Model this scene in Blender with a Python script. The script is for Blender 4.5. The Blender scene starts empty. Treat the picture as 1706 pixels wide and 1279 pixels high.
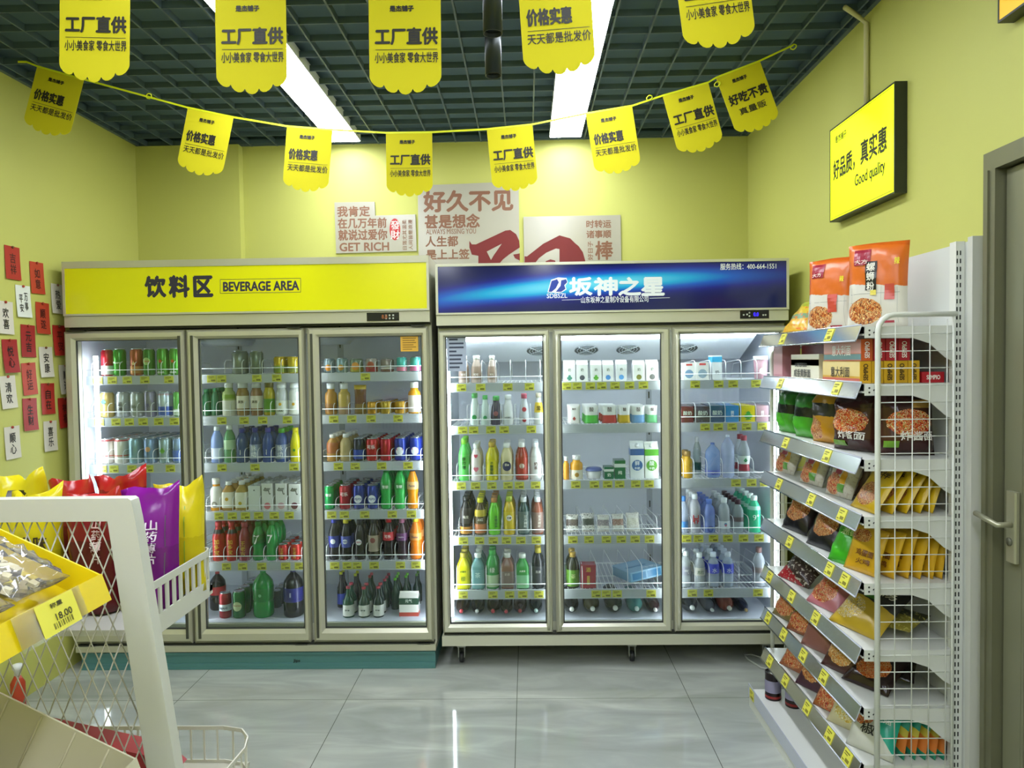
import bpy, math, random
from mathutils import Vector, Matrix
random.seed(7)
S = bpy.context.scene
COL = S.collection
PI = math.pi
# ------------------------------------------------------------------ camera (24 mm-equivalent phone lens, 1706x1279)
FW, FH, FPX = 1706, 1279, 1192.08
YAW, PITCH, ROLL, EYE = .0209, .0321, -.0146, 1.5756
_cy, _sy, _cp, _sp, _cr, _sr = math.cos(YAW), math.sin(YAW), math.cos(PITCH), math.sin(PITCH), math.cos(ROLL), math.sin(ROLL)
_f = Vector((-_sy, _cy, 0)); _r = Vector((_cy, _sy, 0)); _u = Vector((0, 0, 1))
FWD = _f*_cp - _u*_sp
_u2 = _u*_cp + _f*_sp
RGT = _r*_cr + _u2*_sr
UPV = _u2*_cr - _r*_sr
EYEP = Vector((0, 0, EYE))
cd = bpy.data.cameras.new('camera'); co = bpy.data.objects.new('camera', cd); COL.objects.link(co)
cd.sensor_fit = 'HORIZONTAL'; cd.sensor_width = 36; cd.lens = 36*FPX/FW; cd.clip_start = .05; cd.clip_end = 60
mw = Matrix.Identity(4)
for i in range(3):
    mw[i][0], mw[i][1], mw[i][2], mw[i][3] = RGT[i], UPV[i], -FWD[i], EYEP[i]
co.matrix_world = mw
S.camera = co
# ------------------------------------------------------------------ world, exposure
wd = bpy.data.worlds.new('room_air'); S.world = wd; wd.use_nodes = True
wd.node_tree.nodes['Background'].inputs[0].default_value = (.8, .85, .8, 1)
wd.node_tree.nodes['Background'].inputs[1].default_value = .12
S.view_settings.view_transform = 'Standard'; S.view_settings.look = 'None'
S.view_settings.exposure = 0.0; S.view_settings.gamma = 1; S.view_settings.use_curve_mapping = False
LAMP, TUBE_BRIGHT, TUBE_DIM = 30.0, 22.0, 16.0

def ray(px, py):
    return FWD + RGT*((px-FW/2)/FPX) - UPV*((py-FH/2)/FPX)
def at(px, py, Y):
    d = ray(px, py); return EYEP + d*(Y/d.y)
def atX(px, py, X):
    d = ray(px, py); return EYEP + d*(X/d.x)
def atZ(px, py, Z):
    d = ray(px, py); return EYEP + d*((Z-EYE)/d.z)
# ------------------------------------------------------------------ materials
def lin(h):
    h = h.lstrip('#')
    v = [int(h[i:i+2], 16)/255 for i in (0, 2, 4)]
    return tuple((c/12.92 if c <= .04045 else ((c+.055)/1.055)**2.4) for c in v)+(1,)
_mc = {}
def M(hx, rough=.45, metal=0, alpha=1, emit=0, bump=0, bscale=40, trans=0):
    k = (hx, rough, metal, alpha, emit, bump, bscale, trans)
    if k in _mc: return _mc[k]
    m = bpy.data.materials.new('finish_'+hx); m.use_nodes = True
    nt = m.node_tree; b = nt.nodes['Principled BSDF']
    b.inputs['Base Color'].default_value = lin(hx)
    b.inputs['Roughness'].default_value = rough
    b.inputs['Metallic'].default_value = metal
    b.inputs['Alpha'].default_value = alpha
    if emit:
        b.inputs['Emission Color'].default_value = lin(hx); b.inputs['Emission Strength'].default_value = emit
    if bump:
        tc = nt.nodes.new('ShaderNodeTexCoord'); n = nt.nodes.new('ShaderNodeTexNoise'); bp = nt.nodes.new('ShaderNodeBump')
        n.inputs['Scale'].default_value = bscale; n.inputs['Detail'].default_value = 2
        bp.inputs['Strength'].default_value = bump; bp.inputs['Distance'].default_value = .01
        nt.links.new(tc.outputs['Object'], n.inputs['Vector']); nt.links.new(n.outputs[0], bp.inputs['Height'])
        nt.links.new(bp.outputs[0], b.inputs['Normal'])
    _mc[k] = m
    return m
def clear_mat(name, tint, ior=1.45, rough=0.0, haze=0.0, hazecol='FFFFFF'):
    m = bpy.data.materials.new(name); m.use_nodes = True; nt = m.node_tree; nt.nodes.clear()
    o = nt.nodes.new('ShaderNodeOutputMaterial'); t = nt.nodes.new('ShaderNodeBsdfTransparent'); g = nt.nodes.new('ShaderNodeBsdfGlossy')
    f = nt.nodes.new('ShaderNodeFresnel'); mx = nt.nodes.new('ShaderNodeMixShader')
    t.inputs[0].default_value = lin(tint); g.inputs['Roughness'].default_value = rough; f.inputs[0].default_value = ior
    last = t
    if haze:
        d = nt.nodes.new('ShaderNodeBsdfDiffuse'); d.inputs[0].default_value = lin(hazecol)
        m2 = nt.nodes.new('ShaderNodeMixShader'); m2.inputs[0].default_value = haze
        nt.links.new(t.outputs[0], m2.inputs[1]); nt.links.new(d.outputs[0], m2.inputs[2]); last = m2
    nt.links.new(f.outputs[0], mx.inputs[0]); nt.links.new(last.outputs[0], mx.inputs[1]); nt.links.new(g.outputs[0], mx.inputs[2])
    nt.links.new(mx.outputs[0], o.inputs[0])
    return m
GLASS = clear_mat('door_glass', 'F4FAF8')
FILM = clear_mat('clear_film', 'F6F6F2', 1.5, .08, .10)
RAILM = clear_mat('clear_rail', 'E4E8F0', 1.35, .2, .86, 'C8CDDC')
def N(nt, t, **kw):
    n = nt.nodes.new(t)
    for k, v in kw.items(): setattr(n, k, v)
    return n
def math_node(nt, op, a, b=None):
    n = nt.nodes.new('ShaderNodeMath'); n.operation = op
    for i, x in enumerate((a, b)):
        if x is None: continue
        if isinstance(x, (int, float)): n.inputs[i].default_value = x
        else: nt.links.new(x, n.inputs[i])
    return n.outputs[0]
def ramp(nt, fac, stops, const=True):
    r = nt.nodes.new('ShaderNodeValToRGB'); e = r.color_ramp
    e.interpolation = 'CONSTANT' if const else 'LINEAR'
    while len(e.elements) > 1: e.elements.remove(e.elements[0])
    e.elements[0].position = stops[0][0]; e.elements[0].color = lin(stops[0][1])
    for p, c in stops[1:]:
        q = e.elements.new(p); q.color = lin(c)
    nt.links.new(fac, r.inputs[0])
    return r.outputs[0]
def mixc(nt, fac, a, b):
    n = nt.nodes.new('ShaderNodeMix'); n.data_type = 'RGBA'
    nt.links.new(fac, n.inputs[0])
    for i, x in ((6, a), (7, b)):
        if isinstance(x, str): n.inputs[i].default_value = lin(x)
        else: nt.links.new(x, n.inputs[i])
    return n.outputs[2]
_pc = {}
NOODLE = ['5A2A14', 'B8501E', 'E0A050', 'F2D898', '8A3018']
REDDISH = ['7A1810', 'C83A20', 'E88040', 'F4D0A0', '4A7A20']
def pack_mat(bands, food=None, pal=NOODLE, slant=0., rough=.28, speck=None):
    """printed wrapper: colour bands along v, an optional oval picture of food (u, v, ru, rv)"""
    k = (tuple(bands), food, tuple(pal), slant, rough, speck)
    if k in _pc: return _pc[k]
    m = bpy.data.materials.new('printed_wrapper'); m.use_nodes = True; nt = m.node_tree; b = nt.nodes['Principled BSDF']
    uv = N(nt, 'ShaderNodeUVMap'); sp = N(nt, 'ShaderNodeSeparateXYZ'); nt.links.new(uv.outputs[0], sp.inputs[0])
    u, v = sp.outputs[0], sp.outputs[1]
    nz = N(nt, 'ShaderNodeTexNoise'); nz.inputs['Scale'].default_value = 9; nz.inputs['Detail'].default_value = 3
    nt.links.new(uv.outputs[0], nz.inputs['Vector'])
    vv = math_node(nt, 'ADD', v, math_node(nt, 'MULTIPLY', math_node(nt, 'SUBTRACT', u, .5), slant))
    vv = math_node(nt, 'ADD', vv, math_node(nt, 'MULTIPLY', math_node(nt, 'SUBTRACT', nz.outputs[0], .5), .05))
    c = ramp(nt, vv, bands)
    if speck:
        n3 = N(nt, 'ShaderNodeTexNoise'); n3.inputs['Scale'].default_value = 14; n3.inputs['Detail'].default_value = 1
        nt.links.new(uv.outputs[0], n3.inputs['Vector'])
        c = mixc(nt, math_node(nt, 'GREATER_THAN', n3.outputs[0], .6), c, speck)
    if food:
        fu, fv, ru, rv = food
        a = math_node(nt, 'DIVIDE', math_node(nt, 'SUBTRACT', u, fu), ru); d = math_node(nt, 'DIVIDE', math_node(nt, 'SUBTRACT', v, fv), rv)
        q = math_node(nt, 'ADD', math_node(nt, 'MULTIPLY', a, a), math_node(nt, 'MULTIPLY', d, d))
        q = math_node(nt, 'ADD', q, math_node(nt, 'MULTIPLY', math_node(nt, 'SUBTRACT', nz.outputs[0], .5), .5))
        n2 = N(nt, 'ShaderNodeTexNoise'); n2.inputs['Scale'].default_value = 17; n2.inputs['Detail'].default_value = 3; n2.inputs['Distortion'].default_value = 1.5
        nt.links.new(uv.outputs[0], n2.inputs['Vector'])
        fc = ramp(nt, n2.outputs[0], [(0, pal[3]), (.36, pal[0]), (.43, pal[1]), (.49, pal[2]), (.53, pal[4]), (.57, pal[3]), (.62, pal[1]), (.68, pal[0])])
        c = mixc(nt, math_node(nt, 'LESS_THAN', q, 1.0), c, fc)
    nt.links.new(c, b.inputs['Base Color'])
    b.inputs['Roughness'].default_value = rough
    _pc[k] = m
    return m
# ------------------------------------------------------------------ lettering
_gc = {}
def glyphs(s):
    if s in _gc: return _gc[s]
    cu = bpy.data.curves.new('lettering', 'FONT'); cu.body = s; cu.size = 1; cu.resolution_u = 3 if len(s) < 14 else 2
    o = bpy.data.objects.new('lettering', cu); COL.objects.link(o)
    dg = bpy.context.evaluated_depsgraph_get()
    me = bpy.data.meshes.new_from_object(o.evaluated_get(dg), depsgraph=dg)
    vs = [(v.co.x, v.co.y) for v in me.vertices]; fs = [tuple(p.vertices) for p in me.polygons]
    bpy.data.objects.remove(o); bpy.data.curves.remove(cu); bpy.data.meshes.remove(me)
    if not vs: vs, fs = [(0, 0), (1, 0), (1, 1)], [(0, 1, 2)]
    x0, x1 = min(v[0] for v in vs), max(v[0] for v in vs); y0, y1 = min(v[1] for v in vs), max(v[1] for v in vs)
    r = ([(x-(x0+x1)/2, y-(y0+y1)/2) for x, y in vs], fs, x1-x0, y1-y0)
    _gc[s] = r
    return r
def flat(o, U, V):
    """a mapping (u, v, lift) -> point on the plane through o"""
    o = Vector(o); U = Vector(U).normalized(); V = Vector(V).normalized(); n = U.cross(V)
    return lambda u, v, w=0: o+U*u+V*v+n*w
class MB:
    def __init__(s): s.v = []; s.f = []; s.m = []; s.uv = []; s.sm = []
    def add(s, vs, fs, mi=0, uvs=None, smooth=False):
        b = len(s.v); s.v += [tuple(v) for v in vs]
        for f in fs:
            s.f.append(tuple(i+b for i in f)); s.m.append(mi); s.sm.append(smooth)
            s.uv.append([uvs[i] for i in f] if uvs else [(0, 0)]*len(f))
        return s
    def box(s, a, b, mi=0, bev=0):
        x0, y0, z0 = (min(a[i], b[i]) for i in range(3)); x1, y1, z1 = (max(a[i], b[i]) for i in range(3))
        if bev: return s.prism([(x0+bev, y0), (x1-bev, y0), (x1, y0+bev), (x1, y1-bev), (x1-bev, y1), (x0+bev, y1), (x0, y1-bev), (x0, y0+bev)], 'z', z0, z1, mi)
        vs = [(x, y, z) for z in (z0, z1) for y in (y0, y1) for x in (x0, x1)]
        uvs = [(i & 1, (i >> 2)) for i in range(8)]
        return s.add(vs, [(0, 2, 3, 1), (4, 5, 7, 6), (0, 1, 5, 4), (2, 6, 7, 3), (0, 4, 6, 2), (1, 3, 7, 5)], mi, uvs)
    def prism(s, poly, ax, a, b, mi=0):
        n = len(poly)
        def P(p, t): return (p[0], p[1], t) if ax == 'z' else ((p[0], t, p[1]) if ax == 'y' else (t, p[0], p[1]))
        vs = [P(p, a) for p in poly]+[P(p, b) for p in poly]
        fs = [tuple(range(n-1, -1, -1)), tuple(range(n, 2*n))]+[(i, (i+1) % n, n+(i+1) % n, n+i) for i in range(n)]
        return s.add(vs, fs, mi)
    def tube(s, pts, r, mi=0, seg=6, closed=False):
        pts = [Vector(p) for p in pts]; n = len(pts); rings = []
        up = None
        for i, p in enumerate(pts):
            if closed: d = pts[(i+1) % n]-pts[i-1]
            else: d = pts[min(i+1, n-1)]-pts[max(i-1, 0)]
            d.normalize()
            if up is None: up = Vector((0, 0, 1)) if abs(d.z) < .9 else Vector((1, 0, 0))
            a = d.cross(up)
            if a.length < 1e-4: a = d.cross(Vector((1, .3, 0)))
            a.normalize(); b = a.cross(d); up = b
            rings.append([p+(a*math.cos(2*PI*k/seg)+b*math.sin(2*PI*k/seg))*r for k in range(seg)])
        vs = [v for rg in rings for v in rg]; fs = []
        for i in range(n if closed else n-1):
            for k in range(seg):
                j = (i+1) % n
                fs.append((i*seg+k, i*seg+(k+1) % seg, j*seg+(k+1) % seg, j*seg+k))
        if not closed: fs += [tuple(range(seg-1, -1, -1)), tuple((n-1)*seg+k for k in range(seg))]
        return s.add(vs, fs, mi, smooth=True)
    def lathe(s, prof, seg=18, mi=0, sq=None, cen=(0, 0, 0), caps=True, depth=1.0):
        """prof [(r, z)]; sq: squareness exponent per ring (2 = round)"""
        vs = []; uvs = []
        zmax = prof[-1][1] or 1
        for i, (r, z) in enumerate(prof):
            e = sq[i] if sq else 2
            for k in range(seg):
                t = 2*PI*(k+.5)/seg; c, q = math.cos(t), math.sin(t)
                w = 1 if e == 2 else 1/((abs(c)**e+abs(q)**e)**(1/e))
                vs.append((cen[0]+r*w*c, cen[1]+r*w*q*depth, cen[2]+z)); uvs.append((k/seg, z/zmax))
        n = len(prof); fs = []
        for i in range(n-1):
            for k in range(seg): fs.append((i*seg+k, i*seg+(k+1) % seg, (i+1)*seg+(k+1) % seg, (i+1)*seg+k))
        s.add(vs, fs, mi, uvs, True)
        if caps:
            b = len(s.v)-len(vs)
            for f in (tuple(range(seg-1, -1, -1)), tuple((n-1)*seg+k for k in range(seg))):
                s.f.append(tuple(i+b for i in f)); s.m.append(mi); s.sm.append(False); s.uv.append([(.5, .5)]*seg)
        return s
    def text(s, t, fn, u=0, v=0, w=None, h=None, mi=0, bold=0, lift=.0006, rot=0):
        vs, fs, gw, gh = glyphs(t)
        if w is None and h is None: h = .01
        if rot % 180: a_, b_ = h, w
        else: a_, b_ = w, h
        sx = a_/gw if a_ else b_/gh; sy = b_/gh if b_ else a_/gw
        c, q = math.cos(math.radians(rot)), math.sin(math.radians(rot))
        offs = [(0, 0)] if not bold else [(-bold, 0), (bold, 0), (0, bold), (0, -bold), (bold*.7, bold*.7), (-bold*.7, -bold*.7)]
        for i, (ox, oy) in enumerate(offs):
            s.add([fn(u+(x*sx+ox)*c-(y*sy+oy)*q, v+(x*sx+ox)*q+(y*sy+oy)*c, lift+i*.00004) for x, y in vs], fs, mi)
        return s
    def vtext(s, t, fn, u, v, cw, ch, mi=0, bold=0, lift=.0006):
        for i, c in enumerate(t): s.text(c, fn, u, v+ch*((len(t)-1)/2-i), cw, ch*.88, mi, bold, lift)
        return s
    def mesh(s, name, mats):
        me = bpy.data.meshes.new(name); me.from_pydata(s.v, [], s.f)
        for m in (mats if isinstance(mats, (list, tuple)) else [mats]): me.materials.append(m)
        me.polygons.foreach_set('material_index', s.m); me.polygons.foreach_set('use_smooth', s.sm)
        ul = me.uv_layers.new(name='UVMap'); flatuv = [c for f in s.uv for p in f for c in p]
        ul.data.foreach_set('uv', flatuv); me.update()
        return me
    def build(s, name, mats, parent=None, loc=None, rot=None):
        return link(name, s.mesh(name, mats), parent, loc, rot)
def link(name, me, parent=None, loc=None, rot=None):
    o = bpy.data.objects.new(name, me); COL.objects.link(o)
    if parent: o.parent = parent
    if loc: o.location = loc
    if rot: o.rotation_euler = rot
    return o
def tag(o, label, cat, group=None):
    o['label'] = label; o['category'] = cat
    if group: o['group'] = group
    return o
def thing(name, label, cat, loc=(0, 0, 0), rot=(0, 0, 0), group=None):
    o = bpy.data.objects.new(name, None); o.empty_display_size = .05; COL.objects.link(o)
    o.location = loc; o.rotation_euler = rot
    return tag(o, label, cat, group)
def struct(o): o['kind'] = 'structure'; return o
def copy_tree(root, loc, label=None, skip=()):
    r = root.copy(); COL.objects.link(r); r.location = loc
    if label: r['label'] = label
    for ch in list(root.children):
        if ch.name.split('.')[0] in skip: continue
        c = ch.copy(); COL.objects.link(c); c.parent = r
        for g in list(ch.children):
            if g.name.split('.')[0] in skip: continue
            d = g.copy(); COL.objects.link(d); d.parent = c
    return r
ORD = ['first', 'second', 'third', 'fourth', 'fifth', 'sixth', 'seventh', 'eighth', 'ninth', 'tenth']
# ================================================================== ROOM
XL, XR, YB, ZC, YF = -2.42, 1.392, 4.52, 2.948, -3.4
WALL = M('BABB60', .6, bump=.04, bscale=14)
struct(MB().box((XL-.12, YF, 0), (XL, YB+.12, ZC+.012)).build('wall_left', WALL))
struct(MB().box((XL, YB, 0), (XR, YB+.12, ZC+.012)).build('wall_back', WALL))
struct(MB().box((XL, YF-.12, 0), (XR, YF, ZC+.012)).build('wall_front', WALL))
struct(MB().box((XL, 4.455, 0), (at(397, 246, 4.455).x, YB, ZC-.002)).build('trim_1', WALL))
DY0, DY1, DZ = 1.22, 2.19, 2.172
wr = MB().box((XR, DY1, 0), (XR+.14, YB+.12, ZC+.012)).box((XR, YF, 0), (XR+.14, DY0, ZC+.012)).box((XR, DY0, DZ), (XR+.14, DY1, ZC+.012))
struct(wr.build('wall_right', WALL))
# floor: polished grey marble tiles 0.8 m
fm = bpy.data.materials.new('grey_marble_tile'); fm.use_nodes = True; nt = fm.node_tree; b = nt.nodes['Principled BSDF']
tc = N(nt, 'ShaderNodeTexCoord'); sp = N(nt, 'ShaderNodeSeparateXYZ'); nt.links.new(tc.outputs['Object'], sp.inputs[0])
TX, TY = -.8671, 3.2913
def joint(o, off):
    a = math_node(nt, 'FRACT', math_node(nt, 'DIVIDE', math_node(nt, 'SUBTRACT', o, off-.0), .8))
    return math_node(nt, 'LESS_THAN', math_node(nt, 'ABSOLUTE', math_node(nt, 'SUBTRACT', math_node(nt, 'FRACT', math_node(nt, 'ADD', a, .5)), .5)), .0019)
j = math_node(nt, 'MAXIMUM', joint(sp.outputs[0], TX), joint(sp.outputs[1], TY))
mp = N(nt, 'ShaderNodeMapping'); mp.inputs['Rotation'].default_value = (0, 0, .6); mp.inputs['Scale'].default_value = (1.2, 4.5, 1)
nt.links.new(tc.outputs['Object'], mp.inputs[0])
n1 = N(nt, 'ShaderNodeTexNoise'); n1.inputs['Scale'].default_value = 1.6; n1.inputs['Detail'].default_value = 7; n1.inputs['Distortion'].default_value = .8
nt.links.new(mp.outputs[0], n1.inputs['Vector'])
vein = ramp(nt, n1.outputs[0], [(.3, '8E938C'), (.5, '9CA09A'), (.62, 'A8ACA5'), (.75, 'B6B9B2')], False)
nt.links.new(mixc(nt, j, vein, '54574F'), b.inputs['Base Color'])
b.inputs['Roughness'].default_value = .07
b.inputs['IOR'].default_value = 1.5
struct(MB().box((XL-.12, YF-.12, -.1), (XR+.14, YB+.12, 0)).build('floor', fm))
# open-cell ceiling: dark metal grid under a dark void
CE, SL = M('4A5C66', .5), M('4E646E', .9)
g = MB(); c = .1585; hgt = .030; t = .0038
x = -.907
while x > XL: x -= .1605
while x < XR:
    if x > XL+.01: g.box((x-t, YF, ZC), (x+t, YB, ZC+hgt))
    x += .1605
y = 3.234
while y > YF: y -= .1545
while y < YB:
    if y > YF: g.box((XL, y-t*.7, ZC+.001), (XR, y+t*.7, ZC+hgt-.001))
    y += .1545
for a, bb in (((XL, YF), (XL+.02, YB)), ((XR-.02, YF), (XR, YB)), ((XL, YB-.02), (XR, YB)), ((XL, YF), (XR, YF+.02))):
    g.box((a[0], a[1], ZC+.002), (bb[0], bb[1], ZC+hgt))
g.box((XL-.12, YF-.12, ZC+.085), (XR+.14, YB+.12, ZC+.14), 1)
for a, bb in (((XL-.12, YF-.12), (XL, YB+.12)), ((XR, YF-.12), (XR+.14, YB+.12)), ((XL, YB), (XR, YB+.12)), ((XL, YF-.12), (XR, YF))):
    g.box((a[0], a[1], ZC+.0125), (bb[0], bb[1], ZC+.085), 1)
struct(g.build('ceiling', [CE, SL]))
# ceiling light panels
LM = M('EEF4FF', .5, emit=LAMP)
def panel(x0, x1, y0, y1, label):
    o = thing('ceiling_light_panel', label, 'ceiling light', ((x0+x1)/2, (y0+y1)/2, ZC-.012), group='long white ceiling light panels')
    w, l = (x1-x0)/2, (y1-y0)/2
    MB().box((-w, -l, .002), (w, l, .05)).build('housing', M('E6E8E4', .4), o)
    MB().box((-w+.004, -l+.004, -.001), (w-.004, l-.004, .0015)).build('diffuser', LM, o)
panel(-1.185, -1.0, 1.95, 4.42, 'long white ceiling light left of centre, behind the second large pennant')
panel(.158, .352, 1.95, 4.42, 'long white ceiling light right of centre, behind the fourth large pennant')
panel(-1.185, -1.0, -.75, 1.6, 'long white ceiling light over the white wire-basket stand')
panel(-1.185, -1.0, -3.2, -1.0, 'added long white ceiling light, unseen behind the camera on the left')  # this rear pair is added, out of view, to even out the room light
panel(.158, .352, -3.2, -1.0, 'added long white ceiling light, unseen behind the camera on the right')
panel(.158, .352, -.75, 1.6, 'long white ceiling light over the middle of the room')
# black cylinder spot lamps
for (px0, px1, pb, lab) in ((805, 837, 56, 'black hanging cylinder lamp nearer the camera, beside the third large pennant'), (808, 836, 126, 'black hanging cylinder lamp farther back, just behind the other cylinder lamp')):
    Y = 2.38 if pb < 100 else 2.8
    p = at((px0+px1)/2, pb, Y); r = .032
    o = thing('cylinder_lamp', lab, 'ceiling lamp', (p.x, p.y, p.z), group='black cylinder lamps')
    L = ZC-p.z
    MB().lathe([(r-.004, .012), (r-.003, .0), (r, 0), (r, L), (r*.6, L)], 24).build('lamp_housing', M('1C2422', .35, .4), o)
    MB().lathe([(.004, .014), (r-.006, .0125), (r-.005, .016)], 20, caps=True).build('lamp_lens', M('0E1110', .2), o)
# ------------------------------------------------------------------ pennants and ribbons
YEL = M('C6BC00', .85); INK = M('1E1C10', .6); RIB = M('D4DE1C', .4)
def pennant(tl, tr, Y, lines, label, depth=.275, grp='yellow bunting pennants'):
    A, B = at(*tl, Y), at(*tr, Y); Wd = (B-A).length; U = (B-A).normalized(); V = Vector((-U.z, 0, U.x)); V.normalize()
    if V.z < 0: V = -V
    th = .0008
    d0 = depth-.045
    pts = [(0, 0), (0, -d0)]
    n = 5
    for k in range(n):
        x0, x1 = k/n*Wd, (k+1)/n*Wd
        for q in range(7):
            a = PI*(q+.5)/7
            xx = (x0+x1)/2-math.cos(a)*(x1-x0)/2*1.0
            base = -d0-(.034)*math.sin(PI*(xx/Wd)) 
            pts.append((xx, base-.018*math.sin(a)))
    pts += [(Wd, -d0), (Wd, 0)]
    mid = A
    o = thing('pennant', label, 'pennant', tuple(mid), group=grp)
    m = MB(); nn = len(pts)
    curve = lambda xx, yy: 0.0
    fr = [U*x+V*y+Vector((0, curve(x, y)-th, 0)) for x, y in pts]; bk = [U*x+V*y+Vector((0, curve(x, y)+th, 0)) for x, y in pts]
    cfi = U*(Wd/2)+V*(-d0*.6)
    # strip triangulated as a fan around an inner row so the scalloped outline stays exact
    m.add(fr+bk, [tuple(range(nn)), tuple(range(2*nn-1, nn-1, -1))]+[(i, nn+i, nn+(i+1) % nn, (i+1) % nn) for i in range(nn)])
    m.build('cloth', YEL, o)
    fn = lambda u, v, w=0: U*u+V*v+Vector((0, -th-.0012-w+curve(u, v), 0))
    L = MB()
    if lines[0]:
        L.text(lines[2], fn, Wd*.46, -.040, Wd*.33, .016, bold=.0009)
        L.text(lines[0], fn, Wd*(.52 if lines[3] else .40), -.118, Wd*(.86 if lines[3] else .62), .046, bold=.0019)
        if lines[4]: L.box((0, 0, 0), (0, 0, 0)) if False else L.add([fn(Wd*.09, -.1545, .0006), fn(Wd*.95, -.1545, .0006), fn(Wd*.95, -.1560, .0006), fn(Wd*.09, -.1560, .0006)], [(3, 2, 1, 0)])
        L.text(lines[1], fn, Wd*.52, -.178, Wd*(.88 if lines[4] else .6), .030, bold=.0004)
    L.build('lettering', INK, o)
    return A, B
SHOP = '是杰铺子'
F1 = ('工厂直供', '小小美食家 零食大世界', SHOP, True, True); F2 = ('价格实惠', '天天都是批发价', SHOP, False, True); F3 = ('好吃不贵', '真量贩', SHOP, True, False)
row2 = [((62, 111), (140, 133), F2, 'leftmost small yellow pennant, bulk-price slogan, beside the left wall'), ((313, 180), (389, 196), F2, 'second small yellow pennant from the left, bulk-price slogan'),
        ((478, 211), (554, 217), F2, 'third small yellow pennant from the left, below the left ceiling light'), ((643, 222), (720, 221), F1, 'fourth small yellow pennant, hanging level, overlapping the wall lettering board'),
        ((811, 216), (887, 208), F1, 'fifth small yellow pennant, factory slogan, over the top of tallest board'), ((976, 190), (1053, 177), F2, 'sixth small yellow pennant, right of the right ceiling light'),
        ((1104, 160), (1180, 138), F1, 'seventh small yellow pennant, factory slogan, tilted, near the right end'), ((1193, 130), (1266, 102), F3, 'rightmost small yellow pennant, large slogan without a ruled line')]
YR = 3.21
rib = [at(30, 105, 3.22), at(44, 103, YR)]
rib[0] = atZ(30, 103, ZC-.002)
for tl, tr, ln, lab in row2:
    A, B = pennant(tl, tr, YR, ln, lab); rib += [A+Vector((0, 0, .002)), B+Vector((0, 0, .002))]
rib.append(atZ(1322, 75, ZC-.002))
def ribbon(pts, label):
    o = MB()
    for i in range(len(pts)-1):
        a, b2 = pts[i], pts[i+1]
        o.add([a+Vector((0, -.0016, .004)), b2+Vector((0, -.0016, .004)), b2+Vector((0, -.0016, -.004)), a+Vector((0, -.0016, -.004)),
               a+Vector((0, .0014, .004)), b2+Vector((0, .0014, .004)), b2+Vector((0, .0014, -.004)), a+Vector((0, .0014, -.004))],
              [(3, 2, 1, 0), (4, 5, 6, 7), (0, 1, 5, 4), (2, 3, 7, 6)])
    return o
rb = ribbon(rib, '')
for px, py in ((248, 160), (1082, 163), (1195, 140), (1322, 78)):
    p = at(px, py, YR-.004)
    rb.tube([p+Vector((.012*math.cos(a)*(1+.3*math.sin(2*a)), -.004*math.sin(a), .010*math.sin(a))) for a in [i*2*PI/8 for i in range(8)]], .0025, closed=True)
tag(rb.build('bunting_ribbon', RIB), 'yellow ribbon sagging across the room, carrying the eight small pennants', 'ribbon')
row1 = [((100, -29), (217, -27), F1, 'leftmost large yellow pennant, cut off at the top edge'), ((358, -8), (476, -10), F1, 'second large yellow pennant from the left, in front of the left ceiling light'),
        ((614, -8), (734, -10), F1, 'third large yellow pennant, left of the black cylinder lamps'), ((862, -38), (982, -48), F2, 'fourth large yellow pennant, in front of the right ceiling light'), ((1120, -78), (1240, -96), F1, 'rightmost large yellow pennant, only its lower end in the picture')]
rib = []
for tl, tr, ln, lab in row1:
    A, B = pennant(tl, tr, 2.07, ln, lab, grp='large yellow bunting pennants'); rib += [A+Vector((0, 0, .002)), B+Vector((0, 0, .002))]
rib = [Vector((rib[0].x-.5, 2.07, ZC-.004))]+rib+[Vector((rib[-1].x+.3, 2.07, ZC-.004))]
tag(ribbon(rib, '').build('bunting_ribbon', RIB), 'yellow ribbon nearer the camera, carrying the five large pennants', 'ribbon')
# ------------------------------------------------------------------ boards with writing on the back wall
BRD = M('A6A292', .22); BRN = M('7A5138', .5); CRM = M('6C1814', .7)
YBD = YB-.012
def bpt(px, py): return at(px, py, YBD)
def board(label, outline, name='lettering_board'):
    p = [bpt(*q) for q in outline]; o = thing(name, label, 'wall sign', (p[0].x, YBD, p[0].z), group='cream lettering boards on the back wall')
    MB().prism([(q.x-p[0].x, q.z-p[0].z) for q in p], 'y', 0, .011).build('board', BRD, o)
    return o, p[0]
def bfn(o0): return lambda u, v, w=0: Vector((u-o0.x, -w, v-o0.z))
def btext(L, o0, s, x0, y0, x1, y1, bold=.0015, rot=0):
    a, b2 = bpt(x0, y0), bpt(x1, y1)
    L.text(s, bfn(o0), (a.x+b2.x)/2, (a.z+b2.z)/2, abs(b2.x-a.x), abs(a.z-b2.z), bold=bold, lift=.001, rot=rot)
o, o0 = board('small stepped cream board reading GET RICH, leftmost over the yellow-topped cooler', [(557, 337), (624, 336), (625, 359), (692, 357), (694, 418), (560, 422)])
L = MB()
btext(L, o0, '我肯定', 562, 344, 616, 360, .0022); btext(L, o0, '在几万年前', 563, 364, 644, 379, .0022); btext(L, o0, '就说过爱你', 564, 383, 645, 399, .0022); btext(L, o0, 'GET RICH', 566, 405, 648, 417, .002)
btext(L, o0, '人间皆是浪漫', 680, 366, 688, 416, .0003, 90); btext(L, o0, '日落尤其温柔', 670, 366, 678, 416, .0003, 90)
L.build('lettering', BRN, o)
L = MB(); cc = bpt(658, 382); ring = [(cc.x-o0.x+.034*math.cos(a), cc.z-o0.z+.068*math.sin(a)) for a in [i*2*PI/24 for i in range(24)]]
L.prism(ring, 'y', -.001, 0); L.build('seal', M('B01C1C', .4), o)
L = MB(); btext(L, o0, '發', 651, 368, 666, 382, .0003); btext(L, o0, '財', 651, 384, 666, 398, .0003)
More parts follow.
